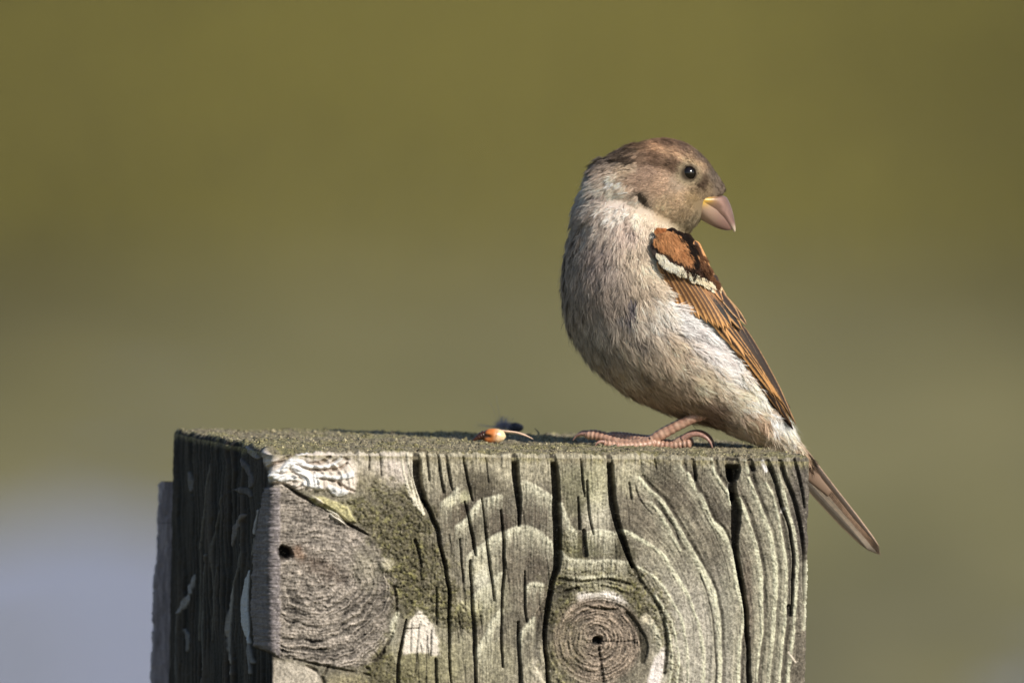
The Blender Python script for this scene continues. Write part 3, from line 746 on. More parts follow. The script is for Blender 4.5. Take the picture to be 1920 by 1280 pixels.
# crumbs of lichen and moss standing on the top, too many to count
def crumbs(n, seed):
    r = np.random.default_rng(seed)
    a = r.uniform(4, W1 - 4, n); b = r.uniform(0, 1, n) ** 1.0 * (W2 - 8) + 4
    k = fbm(a / 30, b / 50, 111, 3) + r.uniform(-.3, .3, n) > .42
    a = a[k]; b = b[k]; n = len(a)
    s = r.uniform(1.0, 3.0, n) * np.where(r.uniform(0, 1, n) < .05, 1.9, 1) * (.6 + .9 * fbm(a / 24, b / 60, 119, 2))
    wr = 14 * np.exp(-((a - 10) ** 2 + (b - 10) ** 2) / 60.0 ** 2)
    base = P3(a, b, .5 - top_height(a, b) + wr)
    oct_ = np.array([(1, 0, 0), (-1, 0, 0), (0, 1, 0), (0, -1, 0), (0, 0, 1), (0, 0, -1)], float)
    V = oct_[None] * (.5 + r.uniform(0, 1, (n, 6, 1))) + r.normal(0, .25, (n, 6, 3))
    V[..., 2] *= .8
    V = base[:, None] + V * s[:, None, None] * S
    f = np.array([(0, 2, 4), (2, 1, 4), (1, 3, 4), (3, 0, 4), (2, 0, 5), (1, 2, 5), (3, 1, 5), (0, 3, 5)])
    F = (np.arange(n)[:, None, None] * 6 + f[None]).reshape(-1, 3)
    c = top_col(a, b) * r.uniform(.6, 1.5, (n, 1))
    return V.reshape(-1, 3), F, np.repeat(np.clip(c, 0, .7), 6, 0)
V, F, CC = crumbs(15000, 12)
o = put('lichen', make_mesh('lichen', V, F, True, CC), wood_mat, kind='stuff'); o.parent = post; o.matrix_parent_inverse = Matrix.Translation(-post.location)

# ------------------------------------------------------------------ board nailed behind the post, its rough end showing on the left
def rough_board():
    z0 = 902
    Yb0, Yb1 = 455 * S, 600 * S
    rows = []; colr = []
    ys_ = np.concatenate([np.arange(z0, 1310, 2.0), np.geomspace(1315, 8400, 30)])
    # outline of the board (plan), left end then back, closed loop
    for y in ys_:
        le = 298 - (y - z0) * .030 - (6 if y > 1040 else 0) * smooth(1040, 1100, y) + 5 * (fbm(y / 9, 3.1, 121, 3) - .5) + (3 * ((y % 37) / 37.0) if 1080 < y < 1300 else 0)
        if y < z0 + 8: le += 4 * (1 - (y - z0) / 8) ** 2
        loopx = np.concatenate([np.linspace(900, 330, 6), np.linspace(325, le + 3, 14), np.full(16, le), np.linspace(le + 3, 900, 8)])
        loopY = np.concatenate([np.full(6, Yb0), np.full(14, Yb0), np.linspace(Yb0 + 4 * S, Yb1 - 4 * S, 16), np.full(8, Yb1)])
        P = at(loopx, np.full(loopx.shape, y), loopY)
        n = (fbm(loopx / 4 + loopY / S / 12, np.full(loopx.shape, y / 14), 122, 4) - .5)
        P[:, 1] += n * 5 * S; P[:, 0] += n * 3 * S
        rows.append(P)
        g = fbm(loopx / 5 + loopY / S / 9, np.full(loopx.shape, y / 50), 123, 4)
        colr.append(lin((150, 146, 156)) * (.35 + 1.1 * g)[:, None] * (.55 if y > 978 and y < 981 else 1))
    V = np.array(rows); Cc = np.array(colr)
    nr, nc = V.shape[:2]
    cap = V[0].mean(0)
    Vv = np.concatenate([V.reshape(-1, 3), cap[None]]); Cv = np.concatenate([Cc.reshape(-1, 3), Cc[0, :1]])
    i = np.arange(nc)
    tri = np.stack([i, (i + 1) % nc, np.full(nc, nr * nc)], -1)
    return make_mesh('board', Vv, [grid_faces(nr, nc, True), tri], True, np.clip(Cv, .01, .6))
put('board', rough_board(), wood_mat, None, 'pale grey rough-ended board fixed behind the post, only its left end showing', 'board')
# ------------------------------------------------------------------ the sparrow
def ip(v, n):
    return catmull(v, n)

def loft(stations, n_st, n_ph, capc=True):
    """stations: Lx,Ly,Rx,Ry,half depth(px),centre depth(px). Returns world verts, faces (closed)"""
    st = catmull(np.array(stations, float), n_st)
    ph = np.linspace(0, 2 * np.pi, n_ph, endpoint=False)
    L = st[:, None, 0:2]; Rr = st[:, None, 2:4]
    c = (L + Rr) / 2; a = (Rr - L) / 2
    p = c + a * np.cos(ph)[None, :, None]
    Y = (st[:, None, 5] + st[:, None, 4] * np.sin(ph)[None, :]) * S
    V = at(p[..., 0], p[..., 1], Y)
    n = len(st)
    F = grid_faces(n, n_ph, True)
    c0 = at(*c[0, 0], st[0, 5] * S); c1 = at(*c[-1, 0], st[-1, 5] * S)
    Vv = np.concatenate([V.reshape(-1, 3), c0[None], c1[None]])
    i = np.arange(n_ph); j = (i + 1) % n_ph
    T0 = np.stack([j, i, np.full(n_ph, n * n_ph)], -1); T1 = np.stack([i + (n - 1) * n_ph, j + (n - 1) * n_ph, np.full(n_ph, n * n_ph + 1)], -1)
    return Vv, F, np.concatenate([T0, T1])

body_st = [(1108, 335, 1225, 372, 40, 0), (1090, 375, 1262, 405, 76, 0), (1076, 425, 1290, 448, 98, 0), (1062, 475, 1310, 478, 112, 0), (1058, 530, 1332, 520, 122, 0), (1062, 578, 1352, 562, 126, 0),
           (1080, 630, 1376, 608, 126, 0), (1112, 678, 1398, 646, 120, 0), (1154, 716, 1420, 684, 108, 0), (1206, 748, 1438, 716, 92, 0), (1268, 774, 1452, 744, 74, 0), (1336, 795, 1466, 772, 56, 0),
           (1398, 820, 1480, 798, 38, 0), (1448, 842, 1494, 822, 24, 2), (1484, 858, 1510, 844, 14, 4), (1504, 874, 1520, 864, 7, 5)]
head_st = [(1112, 330, 1104, 362, 16, 0), (1128, 302, 1104, 388, 50, 0), (1164, 282, 1146, 412, 68, 0), (1203, 266, 1192, 430, 76, 0), (1245, 259, 1240, 438, 78, 0), (1284, 268, 1276, 438, 72, 0),
           (1316, 290, 1300, 428, 54, 0), (1340, 318, 1314, 412, 32, 0), (1357, 342, 1320, 402, 22, 0), (1365, 358, 1330, 388, 14, 0)]
parts = [loft(body_st, 70, 64), loft(head_st, 44, 56)]
Vs_, Fs_, off = [], [], 0
for V, F, T in parts:
    Vs_.append(V); Fs_ += [F + off, T + off]; off += len(V)
tmp = make_mesh('tmp', np.concatenate(Vs_), Fs_)
to = bpy.data.objects.new('tmp', tmp); col.objects.link(to)
m = to.modifiers.new('r', 'REMESH'); m.mode = 'VOXEL'; m.voxel_size = 0.0006
m = to.modifiers.new('s', 'SMOOTH'); m.factor = 0.5; m.iterations = 48
dg = bpy.context.evaluated_depsgraph_get()
body_me = bpy.data.meshes.new_from_object(to.evaluated_get(dg))
bpy.data.objects.remove(to); body_me.name = 'body'
nv = len(body_me.vertices)
bco = np.empty(nv * 3, np.float32); body_me.vertices.foreach_get('co', bco); bco = bco.reshape(-1, 3).astype(float)
bno = np.empty(nv * 3, np.float32); body_me.vertices.foreach_get('normal', bno); bno = bno.reshape(-1, 3).astype(float)
body_me.polygons.foreach_set('use_smooth', np.ones(len(body_me.polygons), bool))
body_bvh = BVHTree.FromPolygons([tuple(v) for v in bco], [tuple(p.vertices) for p in body_me.polygons])

# plumage colour (with some shading left in the tones) sampled over the bird, in photo pixels
CS = np.array([
 (1250, 262, 112, 90, 74), (1285, 272, 104, 86, 74), (1320, 290, 100, 88, 80), (1345, 325, 98, 88, 78), (1355, 350, 100, 88, 78), (1200, 272, 128, 104, 84), (1160, 290, 118, 102, 88), (1135, 302, 130, 116, 104),
 (1230, 272, 176, 142, 114), (1262, 284, 150, 124, 102), (1290, 300, 142, 120, 98), (1308, 312, 148, 126, 104), (1225, 296, 112, 90, 74), (1262, 306, 108, 88, 72), (1205, 300, 116, 96, 80), (1215, 322, 150, 128, 112), (1240, 345, 166, 142, 122),
 (1268, 348, 158, 140, 122), (1270, 375, 166, 144, 120), (1250, 395, 176, 156, 130), (1285, 395, 148, 130, 106), (1320, 355, 120, 104, 84), (1300, 375, 136, 118, 92), (1300, 420, 140, 128, 108), (1280, 430, 160, 146, 122),
 (1190, 335, 150, 128, 112), (1175, 320, 172, 154, 134), (1130, 325, 166, 150, 136), (1105, 345, 196, 184, 174), (1150, 350, 206, 190, 174), (1088, 362, 184, 174, 168), (1150, 400, 204, 190, 180), (1205, 415, 190, 176, 160), (1180, 440, 188, 172, 162),
 (1100, 430, 178, 166, 156), (1240, 440, 190, 176, 158), (1120, 500, 158, 146, 140), (1075, 500, 166, 156, 148), (1200, 480, 180, 166, 150), (1225, 500, 216, 200, 180), (1150, 560, 158, 146, 136), (1210, 560, 172, 158, 142), (1068, 580, 166, 156, 146),
 (1120, 640, 166, 158, 148), (1240, 590, 206, 196, 186), (1300, 605, 208, 204, 204), (1340, 640, 208, 202, 202), (1270, 660, 190, 174, 156), (1180, 690, 182, 168, 152), (1230, 730, 172, 154, 134), (1330, 720, 192, 178, 158), (1380, 690, 216, 208, 206),
 (1400, 740, 212, 198, 178), (1440, 745, 238, 230, 216), (1465, 785, 244, 240, 230), (1425, 800, 186, 162, 140), (1485, 830, 206, 192, 174), (1508, 862, 150, 130, 110), (1395, 812, 176, 160, 146), (1300, 760, 150, 132, 114), (1330, 770, 130, 110, 96), (1350, 530, 110, 80, 55),
 (1450, 840, 200, 184, 166)], float)
def plume(x, y):
    x = np.asarray(x)[..., None]; y = np.asarray(y)[..., None]
    d2 = (x - CS[:, 0]) ** 2 + (y - CS[:, 1]) ** 2 + 20
    w = 1 / d2 ** 1.9
    c = (w @ lin(CS[:, 2:])) / w.sum(-1, keepdims=True)
    c = c * (1.42 + .18 * (1 - smooth(400, 450, y)))
    x = x[..., 0]; y = y[..., 0]
    def sp(cx, cy, rx, ry, ang, c2, a):
        nonlocal c
        q, s = math.cos(math.radians(ang)), math.sin(math.radians(ang))
        r = np.hypot(((x - cx) * q + (y - cy) * s) / rx, (-(x - cx) * s + (y - cy) * q) / ry)
        m = ((1 - smooth(.55, 1.15, r)) * a)[..., None]
        c = c * (1 - m) + lin(c2) * m
    sp(1186, 588, 13, 28, 8, (74, 74, 88), .85); sp(1160, 606, 16, 10, 30, (120, 122, 134), .5); sp(1196, 640, 10, 26, -30, (120, 112, 112), .6)  # belly fold: its shadow and the bared grey down painted dark
    sp(1201, 371, 20, 11, 35, (54, 47, 40), .95); sp(1214, 384, 12, 6, 40, (50, 40, 34), .8); sp(1178, 362, 12, 5, 30, (110, 100, 88), .7); sp(1190, 384, 9, 5, 20, (196, 196, 184), .6)
    sp(1177, 302, 7, 13, -15, (52, 40, 34), .85); sp(1312, 345, 22, 7, 50, (70, 56, 46), .6); sp(1270, 308, 26, 5, 12, (84, 66, 54), .6); sp(1120, 372, 16, 6, 30, (150, 138, 142), .6)
    sp(1255, 300, 30, 6, 25, (106, 86, 70), .6); sp(1318, 340, 13, 17, 25, (84, 68, 56), .85); sp(1245, 310, 36, 7, 10, (100, 80, 64), .65); sp(1255, 286, 38, 8, 22, (196, 164, 134), .6); sp(1330, 300, 12, 24, -35, (100, 86, 74), .6)
    sp(1291, 325, 30, 26, 0, (116, 102, 84), .5); sp(1291, 326, 27, 25, 0, (196, 180, 148), .55); sp(1291, 325, 19, 18, 0, (60, 50, 42), .95); sp(1296, 303, 30, 4, 18, (205, 180, 146), .6); sp(1262, 318, 14, 6, 10, (88, 70, 58), .6); sp(1250, 268, 30, 7, 10, (104, 84, 70), .6)
    sp(1440, 772, 12, 16, -40, (176, 142, 116), .5); sp(1140, 690, 10, 34, -45, (128, 116, 104), .4)
    return c
DS = np.array([(1335, 305, -.5, -.85), (1352, 335, -.35, -.95), (1300, 280, -.85, -.5), (1250, 262, -1, -.05), (1200, 268, -.95, .3), (1150, 292, -.85, .5), (1120, 310, -.85, .5), (1265, 300, -1, .0), (1220, 310, -1, .15), (1250, 345, -.95, .3), (1200, 345, -.95, .35),
 (1270, 375, -.85, .5), (1230, 395, -.75, .65), (1290, 400, -.5, .85), (1310, 360, -.9, .1), (1320, 390, -.4, .8), (1300, 430, -.2, .95), (1160, 330, -.85, .45), (1110, 350, -.85, .5), (1140, 380, -.6, .75), (1090, 380, -.45, .9), (1190, 400, -.4, .9), (1110, 420, -.15, 1), (1250, 440, .05, 1), (1180, 430, 0, 1),
 (1090, 490, .0, 1), (1180, 500, .08, 1), (1070, 560, .12, 1), (1130, 620, .35, .95), (1160, 560, .1, 1), (1190, 620, .45, .9), (1215, 560, .4, .9), (1215, 500, .5, .85), (1235, 540, .85, .5), (1280, 595, .95, .35), (1290, 640, .8, .6), (1340, 630, .9, .35), (1200, 690, .6, .8), (1280, 700, .7, .7), (1350, 680, .85, .5), (1350, 720, .8, .6),
 (1240, 745, .75, .65), (1310, 770, .8, .55), (1400, 700, .8, .5), (1400, 770, .75, .65), (1440, 760, .7, .7), (1450, 800, .65, .78), (1490, 840, .6, .8), (1130, 690, .6, .8)], float)
def flow(x, y):
    x = np.asarray(x)[..., None]; y = np.asarray(y)[..., None]
    w = 1 / ((x - DS[:, 0]) ** 2 + (y - DS[:, 1]) ** 2 + 60) ** 1.6
    d = w @ DS[:, 2:]
    return d / (np.linalg.norm(d, axis=-1, keepdims=True) + 1e-9)
bx, by = proj(bco)
a = body_me.color_attributes.new('Col', 'FLOAT_COLOR', 'POINT')
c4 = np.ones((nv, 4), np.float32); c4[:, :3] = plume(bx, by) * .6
a.data.foreach_set('color', c4.ravel())

M = MatB('skin_down')
at_ = M.n('ShaderNodeAttribute', attribute_name='Col')
M.l(at_.outputs['Color'], M.p.inputs['Base Color']); M.p.inputs['Roughness'].default_value = .95; M.p.inputs['Specular IOR Level'].default_value = .05
down_mat = M.m
M = MatB('plumage')
at_ = M.n('ShaderNodeAttribute', attribute_name='Col')
fn = M.n('ShaderNodeAttribute', attribute_name='fn')
gm = M.n('ShaderNodeNewGeometry')
vt = M.n('ShaderNodeVectorTransform', vector_type='NORMAL', convert_from='OBJECT', convert_to='WORLD'); M.l(fn.outputs['Vector'], vt.inputs[0])
mx = M.n('ShaderNodeMix', data_type='VECTOR'); mx.inputs[0].default_value = .22
M.l(vt.outputs[0], mx.inputs[4]); M.l(gm.outputs['Normal'], mx.inputs[5])
nm = M.n('ShaderNodeVectorMath', operation='NORMALIZE'); M.l(mx.outputs[1], nm.inputs[0])
M.l(at_.outputs['Color'], M.p.inputs['Base Color']); M.l(nm.outputs[0], M.p.inputs['Normal'])
M.p.inputs['Roughness'].default_value = .75; M.p.inputs['Specular IOR Level'].default_value = .12
tr = M.n('ShaderNodeBsdfTranslucent'); M.l(at_.outputs['Color'], tr.inputs[0])
ms = M.n('ShaderNodeMixShader'); ms.inputs[0].default_value = .26
M.l(M.p.outputs[0], ms.inputs[1]); M.l(tr.outputs[0], ms.inputs[2]); M.l(ms.outputs[0], M.out.inputs[0])
plume_mat = M.m

foot0 = at(1222, 836, 0)
bird = empty('sparrow', tuple(foot0), 'small brown and grey sparrow perched on the post, looking back over its wing', 'bird')
def child(name, me, mat, parent=None, **k):
    o = put(name, me, mat, None, **k)
    p = parent or bird
    o.parent = p
    # keep world placement: every mesh here is written in world coordinates
    o.matrix_parent_inverse = (Matrix.Translation(-bird.location))if p is bird else Matrix.Identity(4)
    return o
body_o = child('body', body_me, down_mat)

# ---- fluffy contour feathers: each one a fan of fine barbs
tri_i = []
me_tris = body_me.calc_loop_triangles if hasattr(body_me, 'calc_loop_triangles') else None
body_me.calc_loop_triangles()
nt = len(body_me.loop_triangles)
tv = np.empty(nt * 3, np.int32); body_me.loop_triangles.foreach_get('vertices', tv); tv = tv.reshape(-1, 3)
cen = bco[tv].mean(1)
area = .5 * np.linalg.norm(np.cross(bco[tv[:, 1]] - bco[tv[:, 0]], bco[tv[:, 2]] - bco[tv[:, 0]]), axis=1)
cx, cy = proj(cen)
headw = smooth(1170, 1230, cx + 0 * cy) * (1 - smooth(405, 440, cy))
wgt = area * (1 + 3.2 * headw) * np.where(cen[:, 1] < .004, 1.0, .42)
EYE = (1291, 325)

def wing_poly_mask(x, y):
    """1 inside the folded wing's area (no fluff there)"""
    poly_ = np.array([(1226, 452), (1240, 436), (1268, 430), (1300, 448), (1420, 560), (1560, 800), (1492, 810), (1440, 742), (1392, 690), (1352, 640), (1338, 610), (1296, 592), (1262, 568), (1234, 524), (1224, 484)], float)
    ins = np.zeros(x.shape, bool)
    for a_, b_ in zip(poly_, np.roll(poly_, -1, 0)):
        cnd = ((a_[1] > y) != (b_[1] > y))
        ins ^= cnd & (x < (b_[0] - a_[0]) * (y - a_[1]) / (b_[1] - a_[1] + 1e-9) + a_[0])
    return ins

def fans(P, N, d, Lf, fc, liftf, nb, wd0, r):
    n = len(P); sd = np.cross(N, d)
    U = r.uniform(0, 1, (n, nb)); SG = np.where(np.arange(nb) % 2, 1, -1)[None]
    ang = SG * (np.radians(34) * (1 - .6 * U)) * r.uniform(.2, 1.1, (n, nb))
    base = P[:, None] + (d[:, None] * (Lf[:, None] * .5 * U)[..., None] - N[:, None] * 1.5) * S
    bd = d[:, None] * np.cos(ang)[..., None] + sd[:, None] * np.sin(ang)[..., None]
    bl = Lf[:, None] * (.42 + .16 * r.uniform(0, 1, (n, nb)))
    lift = (liftf[:, None] * Lf[:, None]) + r.normal(0, .5, (n, nb))
    stray = r.uniform(0, 1, (n, nb)) < .012
    lift = np.where(stray, lift + Lf[:, None] * .18, lift)
    m1 = base + (bd * (bl * .55)[..., None] + N[:, None] * (lift * .75 + 1.2)[..., None]) * S
    m2 = base + (bd * bl[..., None] * (1 + .0) + d[:, None] * (bl * .10)[..., None] + N[:, None] * (lift * 1.0 + 1.2)[..., None]) * S
    wd = wd0 * r.uniform(.6, 1.35, (n, nb))
    sv = np.cross(N[:, None], bd); sv /= np.linalg.norm(sv, axis=-1, keepdims=True)
    # roll the ribbon a little so both faces catch light
    rl = r.normal(0, .35, (n, nb))[..., None]; sv = sv * np.cos(rl) + N[:, None] * np.sin(rl)
    w1 = sv * (wd * .5)[..., None] * S
    V = np.stack([base - w1, base + w1, m1 + w1 * .85, m1 - w1 * .85, m2], 2)     # n,nb,5,3
    nV = n * nb
    i = np.arange(nV)[:, None] * 5
    Fq = i + np.array([[0, 1, 2, 3]]); Ft3 = i + np.array([[3, 2, 4]])
    kk = r.normal(1, .08, (n, nb, 1)); q_ = r.uniform(0, 1, (n, nb, 1)); kk = kk * np.where(q_ < .10, 1.3, np.where(q_ > .92, .62, 1))
    tipc = fc[:, None] * kk
    grey = np.array([.12, .115, .12])
    rootc = tipc * .8 + grey * .08
    midc = tipc * .92
    Cc = np.stack([rootc, rootc, midc, midc, np.clip(tipc * 1.08, 0, .85)], 2)
    FNn = N[:, None] * 1.0 + d[:, None] * .0 + sd[:, None] * (np.sin(ang) * .35)[..., None] + bd * r.normal(.08, .08, (n, nb, 1))
    FNn /= np.linalg.norm(FNn, axis=-1, keepdims=True)
    FNn = np.repeat(FNn[:, :, None], 5, 2)
    return V.reshape(-1, 3), Fq, Ft3, Cc.reshape(-1, 3), FNn.reshape(-1, 3)
def feathers(n, nb, seed, hd):
    r = np.random.default_rng(seed)
    ww = wgt * (headw > .5 if hd else headw <= .5)
    t = r.choice(nt, n, p=ww / ww.sum())
    u = r.uniform(0, 1, (n, 2)); sw_ = u.sum(1) > 1; u[sw_] = 1 - u[sw_]
    P = bco[tv[t, 0]] + (bco[tv[t, 1]] - bco[tv[t, 0]]) * u[:, :1] + (bco[tv[t, 2]] - bco[tv[t, 0]]) * u[:, 1:]
    N = bno[tv[t]].mean(1); N /= np.linalg.norm(N, axis=1, keepdims=True)
    x, y = proj(P)
    ok = np.hypot(x - EYE[0], (y - EYE[1]) * 1.1) > 15
    ok &= ~((x > 1304) & (y > 370) & (y < 412) & (y - 370 < (x - 1304) * 2.2 + 10)) & ~((x > 1332) & (y > 369) & (y < 412)) | (P[:, 1] > .008)
    ok &= ~(wing_poly_mask(x, y) & (y > 430))
    P, N, x, y = P[ok], N[ok], x[ok], y[ok]; n = len(P)
    f = flow(x, y)
    ja = r.normal(0, .22 if not hd else .14, n); f = np.stack([f[:, 0] * np.cos(ja) - f[:, 1] * np.sin(ja), f[:, 0] * np.sin(ja) + f[:, 1] * np.cos(ja)], 1)
    d = np.stack([f[:, 0], np.zeros(n), -f[:, 1]], 1)
    d -= N * (d * N).sum(1, keepdims=True); dl = np.linalg.norm(d, axis=1, keepdims=True)
    d = d / np.maximum(dl, 1e-6)
    sd = np.cross(N, d)
    if hd:
        Lf = 12 + 5 * r.uniform(0, 1, n)
        Lf *= np.where(np.hypot(x - EYE[0], y - EYE[1]) < 34, .55, 1) * np.where((x > 1318) & (y > 320), .6, 1)
    else:
        Lf = 28 + 18 * r.uniform(0, 1, n)
        Lf *= np.interp(y, [300, 420, 520, 600, 860], [.75, .85, 1, 1.35, 1.25])
        Lf *= np.where(x > 1470, .7, 1)
    nape = (x < 1140) & (y < 400)
    liftf = np.where(nape, .22, .05) + r.uniform(0, .5 if not hd else .25, n) ** 2.6 + .03 * (fbm(x / 30, y / 30, 7, 2) - .3)
    Lf = np.where(nape, Lf * 1.2, Lf)
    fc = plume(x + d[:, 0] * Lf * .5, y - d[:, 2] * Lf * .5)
    jit = r.normal(1, .16 if not hd else .14, (n, 1)) * (1 + .45 * (fbm(x / 9, y / 9, 33, 3) - .5))[:, None]
    streak = smooth(.55, .8, vn(x * f[:, 1] / 5 - y * f[:, 0] / 5, x * .03, 35)) * ((y < 308) | ((y < 360) & (x > 1296)))
    fc = fc * jit * (1 - .55 * streak)[:, None]
    al_ = x * f[:, 0] + y * f[:, 1]; ac_ = -x * f[:, 1] + y * f[:, 0]
    fc = fc * (1 + (.45 if not hd else .3) * (fbm(ac_ / 13, al_ / 42, 37, 2) - .5))[:, None]
    return fans(P, N, d, Lf, fc, liftf, nb, (.85 if hd else 1.15), r)
# base surface of the folded wing: depth (px) over the body
wing_axis = np.array([(1262, 440), (1290, 520), (1345, 600), (1400, 665), (1448, 735), (1492, 802)], float)
def wing_depth(x, y):
    x = np.asarray(x, float); y = np.asarray(y, float)
    t = np.interp(y, [430, 500, 600, 700, 810], [92, 112, 100, 66, 26])
    cxx = np.interp(y, wing_axis[:, 1], wing_axis[:, 0])
    hwd = np.interp(y, [430, 500, 600, 700, 810], [42, 58, 44, 30, 14])
    q = np.clip((x - cxx) / hwd, -1.3, 1.3)
    return -(t - 26 * np.interp(y, [430, 600, 810], [1, .8, .3]) * np.clip(q + .35, 0, 2) ** 2 * .9)

sets = [feathers(4700, 46, 41, False), feathers(3600, 22, 42, True)]
def along(poly_, n, off_, seed, L, lift, dirs, jit=7.0):
    r = np.random.default_rng(seed)
    q = catmull(np.array(poly_, float), 200)[r.integers(0, 200, n)]
    x = q[:, 0] + off_[0] + r.normal(0, jit, n); y = q[:, 1] + off_[1] + r.normal(0, jit, n)
    Ps, Ns, ds, cs = [], [], [], []
    for i in range(n):
        h = body_bvh.ray_cast(Vector(at(x[i], y[i], -.06)), Vector((0, 1, 0)))
        if h[0] is None: continue
        f = dirs + r.normal(0, .16, 2); v = np.array([f[0], 0, -f[1]]); nn_ = np.array(h[1])
        if nn_[1] > 0: nn_ = -nn_
        v = v - nn_ * (v @ nn_); v /= np.linalg.norm(v)
        Ps.append(np.array(h[0])); Ns.append(nn_); ds.append(v); cs.append((x[i], y[i]))
    P = np.array(Ps); cs = np.array(cs); m_ = len(P)
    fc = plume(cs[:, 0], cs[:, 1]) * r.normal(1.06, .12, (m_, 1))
    return fans(P, np.array(Ns), np.array(ds), L * r.uniform(.7, 1.2, m_), fc, np.full(m_, lift) * r.uniform(.5, 1.2, m_), 34, 1.1, r)
edge_line = [(1222, 480), (1232, 530), (1262, 578), (1300, 600), (1340, 620), (1362, 655), (1395, 702), (1440, 748)]
sets.append(along(edge_line, 230, (-12, 10), 61, 26, .20, np.array([.85, .5])))
sets.append(along([(1150, 735), (1240, 768), (1290, 785), (1340, 800), (1420, 832)], 120, (0, -14), 62, 30, .12, np.array([.75, .6])))
# soft small coverts on the shoulder, in the same fine barbs
def shoulder(poly_, n, cols, L, seed, dirs, raise_=24, jc=.16):
    r = np.random.default_rng(seed); poly_ = np.array(poly_, float)
    x = r.uniform(poly_[:, 0].min(), poly_[:, 0].max(), n * 6); y = r.uniform(poly_[:, 1].min(), poly_[:, 1].max(), n * 6)
    ins = np.zeros(x.shape, bool)
    for a_, b_ in zip(poly_, np.roll(poly_, -1, 0)):
        cnd = ((a_[1] > y) != (b_[1] > y)); ins ^= cnd & (x < (b_[0] - a_[0]) * (y - a_[1]) / (b_[1] - a_[1] + 1e-9) + a_[0])
    x = x[ins][:n]; y = y[ins][:n]; n = len(x)
    zf = lambda X, Y_: wing_depth(X, Y_) - raise_
    Y0 = zf(x, y); gxx = zf(x + 2, y) - zf(x - 2, y); gyy = zf(x, y + 2) - zf(x, y - 2)
    N = np.stack([gxx / 4, -np.ones(n), -gyy / 4], 1); N /= np.linalg.norm(N, axis=1, keepdims=True)
    f = np.array(dirs)[None] + r.normal(0, .12, (n, 2)); d = np.stack([f[:, 0], 0 * x, -f[:, 1]], 1); d -= N * (d * N).sum(1, keepdims=True); d /= np.linalg.norm(d, axis=1, keepdims=True)
    cols = lin(np.array(cols)); w_ = fbm(x / 12, y / 12, seed, 2)[:, None]
    fc = (cols[0] * w_ + cols[1] * (1 - w_)) * r.normal(1, jc, (n, 1))
    return fans(at(x, y, Y0 * S), N, d, L * r.uniform(.75, 1.2, n), fc, r.uniform(.03, .12, n), 26, 1.15, r)
SHOULDER = True
off = 0; Vl, Fq_, Ft_, Cl, Nl = [], [], [], [], []
for V, a_, b_, c_, n_ in sets:
    Vl.append(V); Fq_.append(a_ + off); Ft_.append(b_ + off); Cl.append(c_); Nl.append(n_); off += len(V)
pm = make_mesh('plumage', np.concatenate(Vl), [np.concatenate(Fq_), np.concatenate(Ft_)], False, np.clip(np.concatenate(Cl), .004, .85), None, {'fn': np.concatenate(Nl)})
child('plumage', pm, plume_mat, kind='stuff')

# ---- vaned feathers (wing, tail)
def vane_mat(name, centre, edge, tip=None, tip0=.6, e0=.45, e1=.8, hang=.5, pale_shaft=False, base=None, asym=0.0):
    M = MatB(name)
    uv = M.n('ShaderNodeUVMap').outputs[0]
    sp_ = M.n('ShaderNodeSeparateXYZ'); M.l(uv, sp_.inputs[0])
    s = M.math('SUBTRACT', M.math('MULTIPLY', sp_.outputs[0], 2.0), 1.0)
    t = sp_.outputs[1]
    obj = M.n('ShaderNodeTexCoord').outputs['Object']
    wob = M.math('MULTIPLY', M.math('SUBTRACT', M.noise(1400, 3, obj), .5), .42)
    sa = M.math('ABSOLUTE', M.math('ADD', s, asym))
    e = M.mapr(M.math('ADD', M.math('ADD', sa, wob), M.math('MULTIPLY', M.math('POWER', t, 4.0), .35)), e0, e1)
    c = M.mix(e, lin(centre), lin(edge))
    if base is not None:
        c = M.mix(M.mapr(M.math('ADD', t, wob), .15, .55, 1.0, 0.0), c, lin(base))
    if tip is not None:
        c = M.mix(M.mapr(M.math('ADD', t, M.math('MULTIPLY', wob, .9)), tip0, tip0 + .08), c, lin(tip))
    q = M.math('SUBTRACT', M.math('MULTIPLY', t, 34.0), M.math('MULTIPLY', sa, 7.0))
    cv = M.n('ShaderNodeCombineXYZ'); M.l(q, cv.inputs[0]); M.l(M.math('MULTIPLY', s, 1.5), cv.inputs[1])
    oi = M.n('ShaderNodeObjectInfo'); M.l(M.math('MULTIPLY', oi.outputs['Random'], 40.0), cv.inputs[2])
    bn = M.noise(1.6, 3, cv.outputs[0], .7)
    k = M.math('MULTIPLY', M.mapr(bn, .3, .7, .72, 1.22), M.mapr(oi.outputs['Random'], 0, 1, .84, 1.14, False))
    vm = M.n('ShaderNodeVectorMath', operation='SCALE'); M.l(c, vm.inputs[0]); M.l(k, vm.inputs['Scale'])
    c = vm.outputs[0]
    sh = M.mapr(M.math('ABSOLUTE', s), .02, .10, 1.0, 0.0)
    c = M.mix(M.math('MULTIPLY', sh, .7), c, lin((190, 150, 110) if pale_shaft else (40, 28, 22)))
    M.l(c, M.p.inputs['Base Color'])
    M.p.inputs['Roughness'].default_value = .55; M.p.inputs['Specular IOR Level'].default_value = .35
    if 'dark_feather' == name or 'lesser' in name: M.p.inputs['Roughness'].default_value = .95; M.p.inputs['Specular IOR Level'].default_value = .05
    M.bump(bn, .35, .0002)
    return M.m
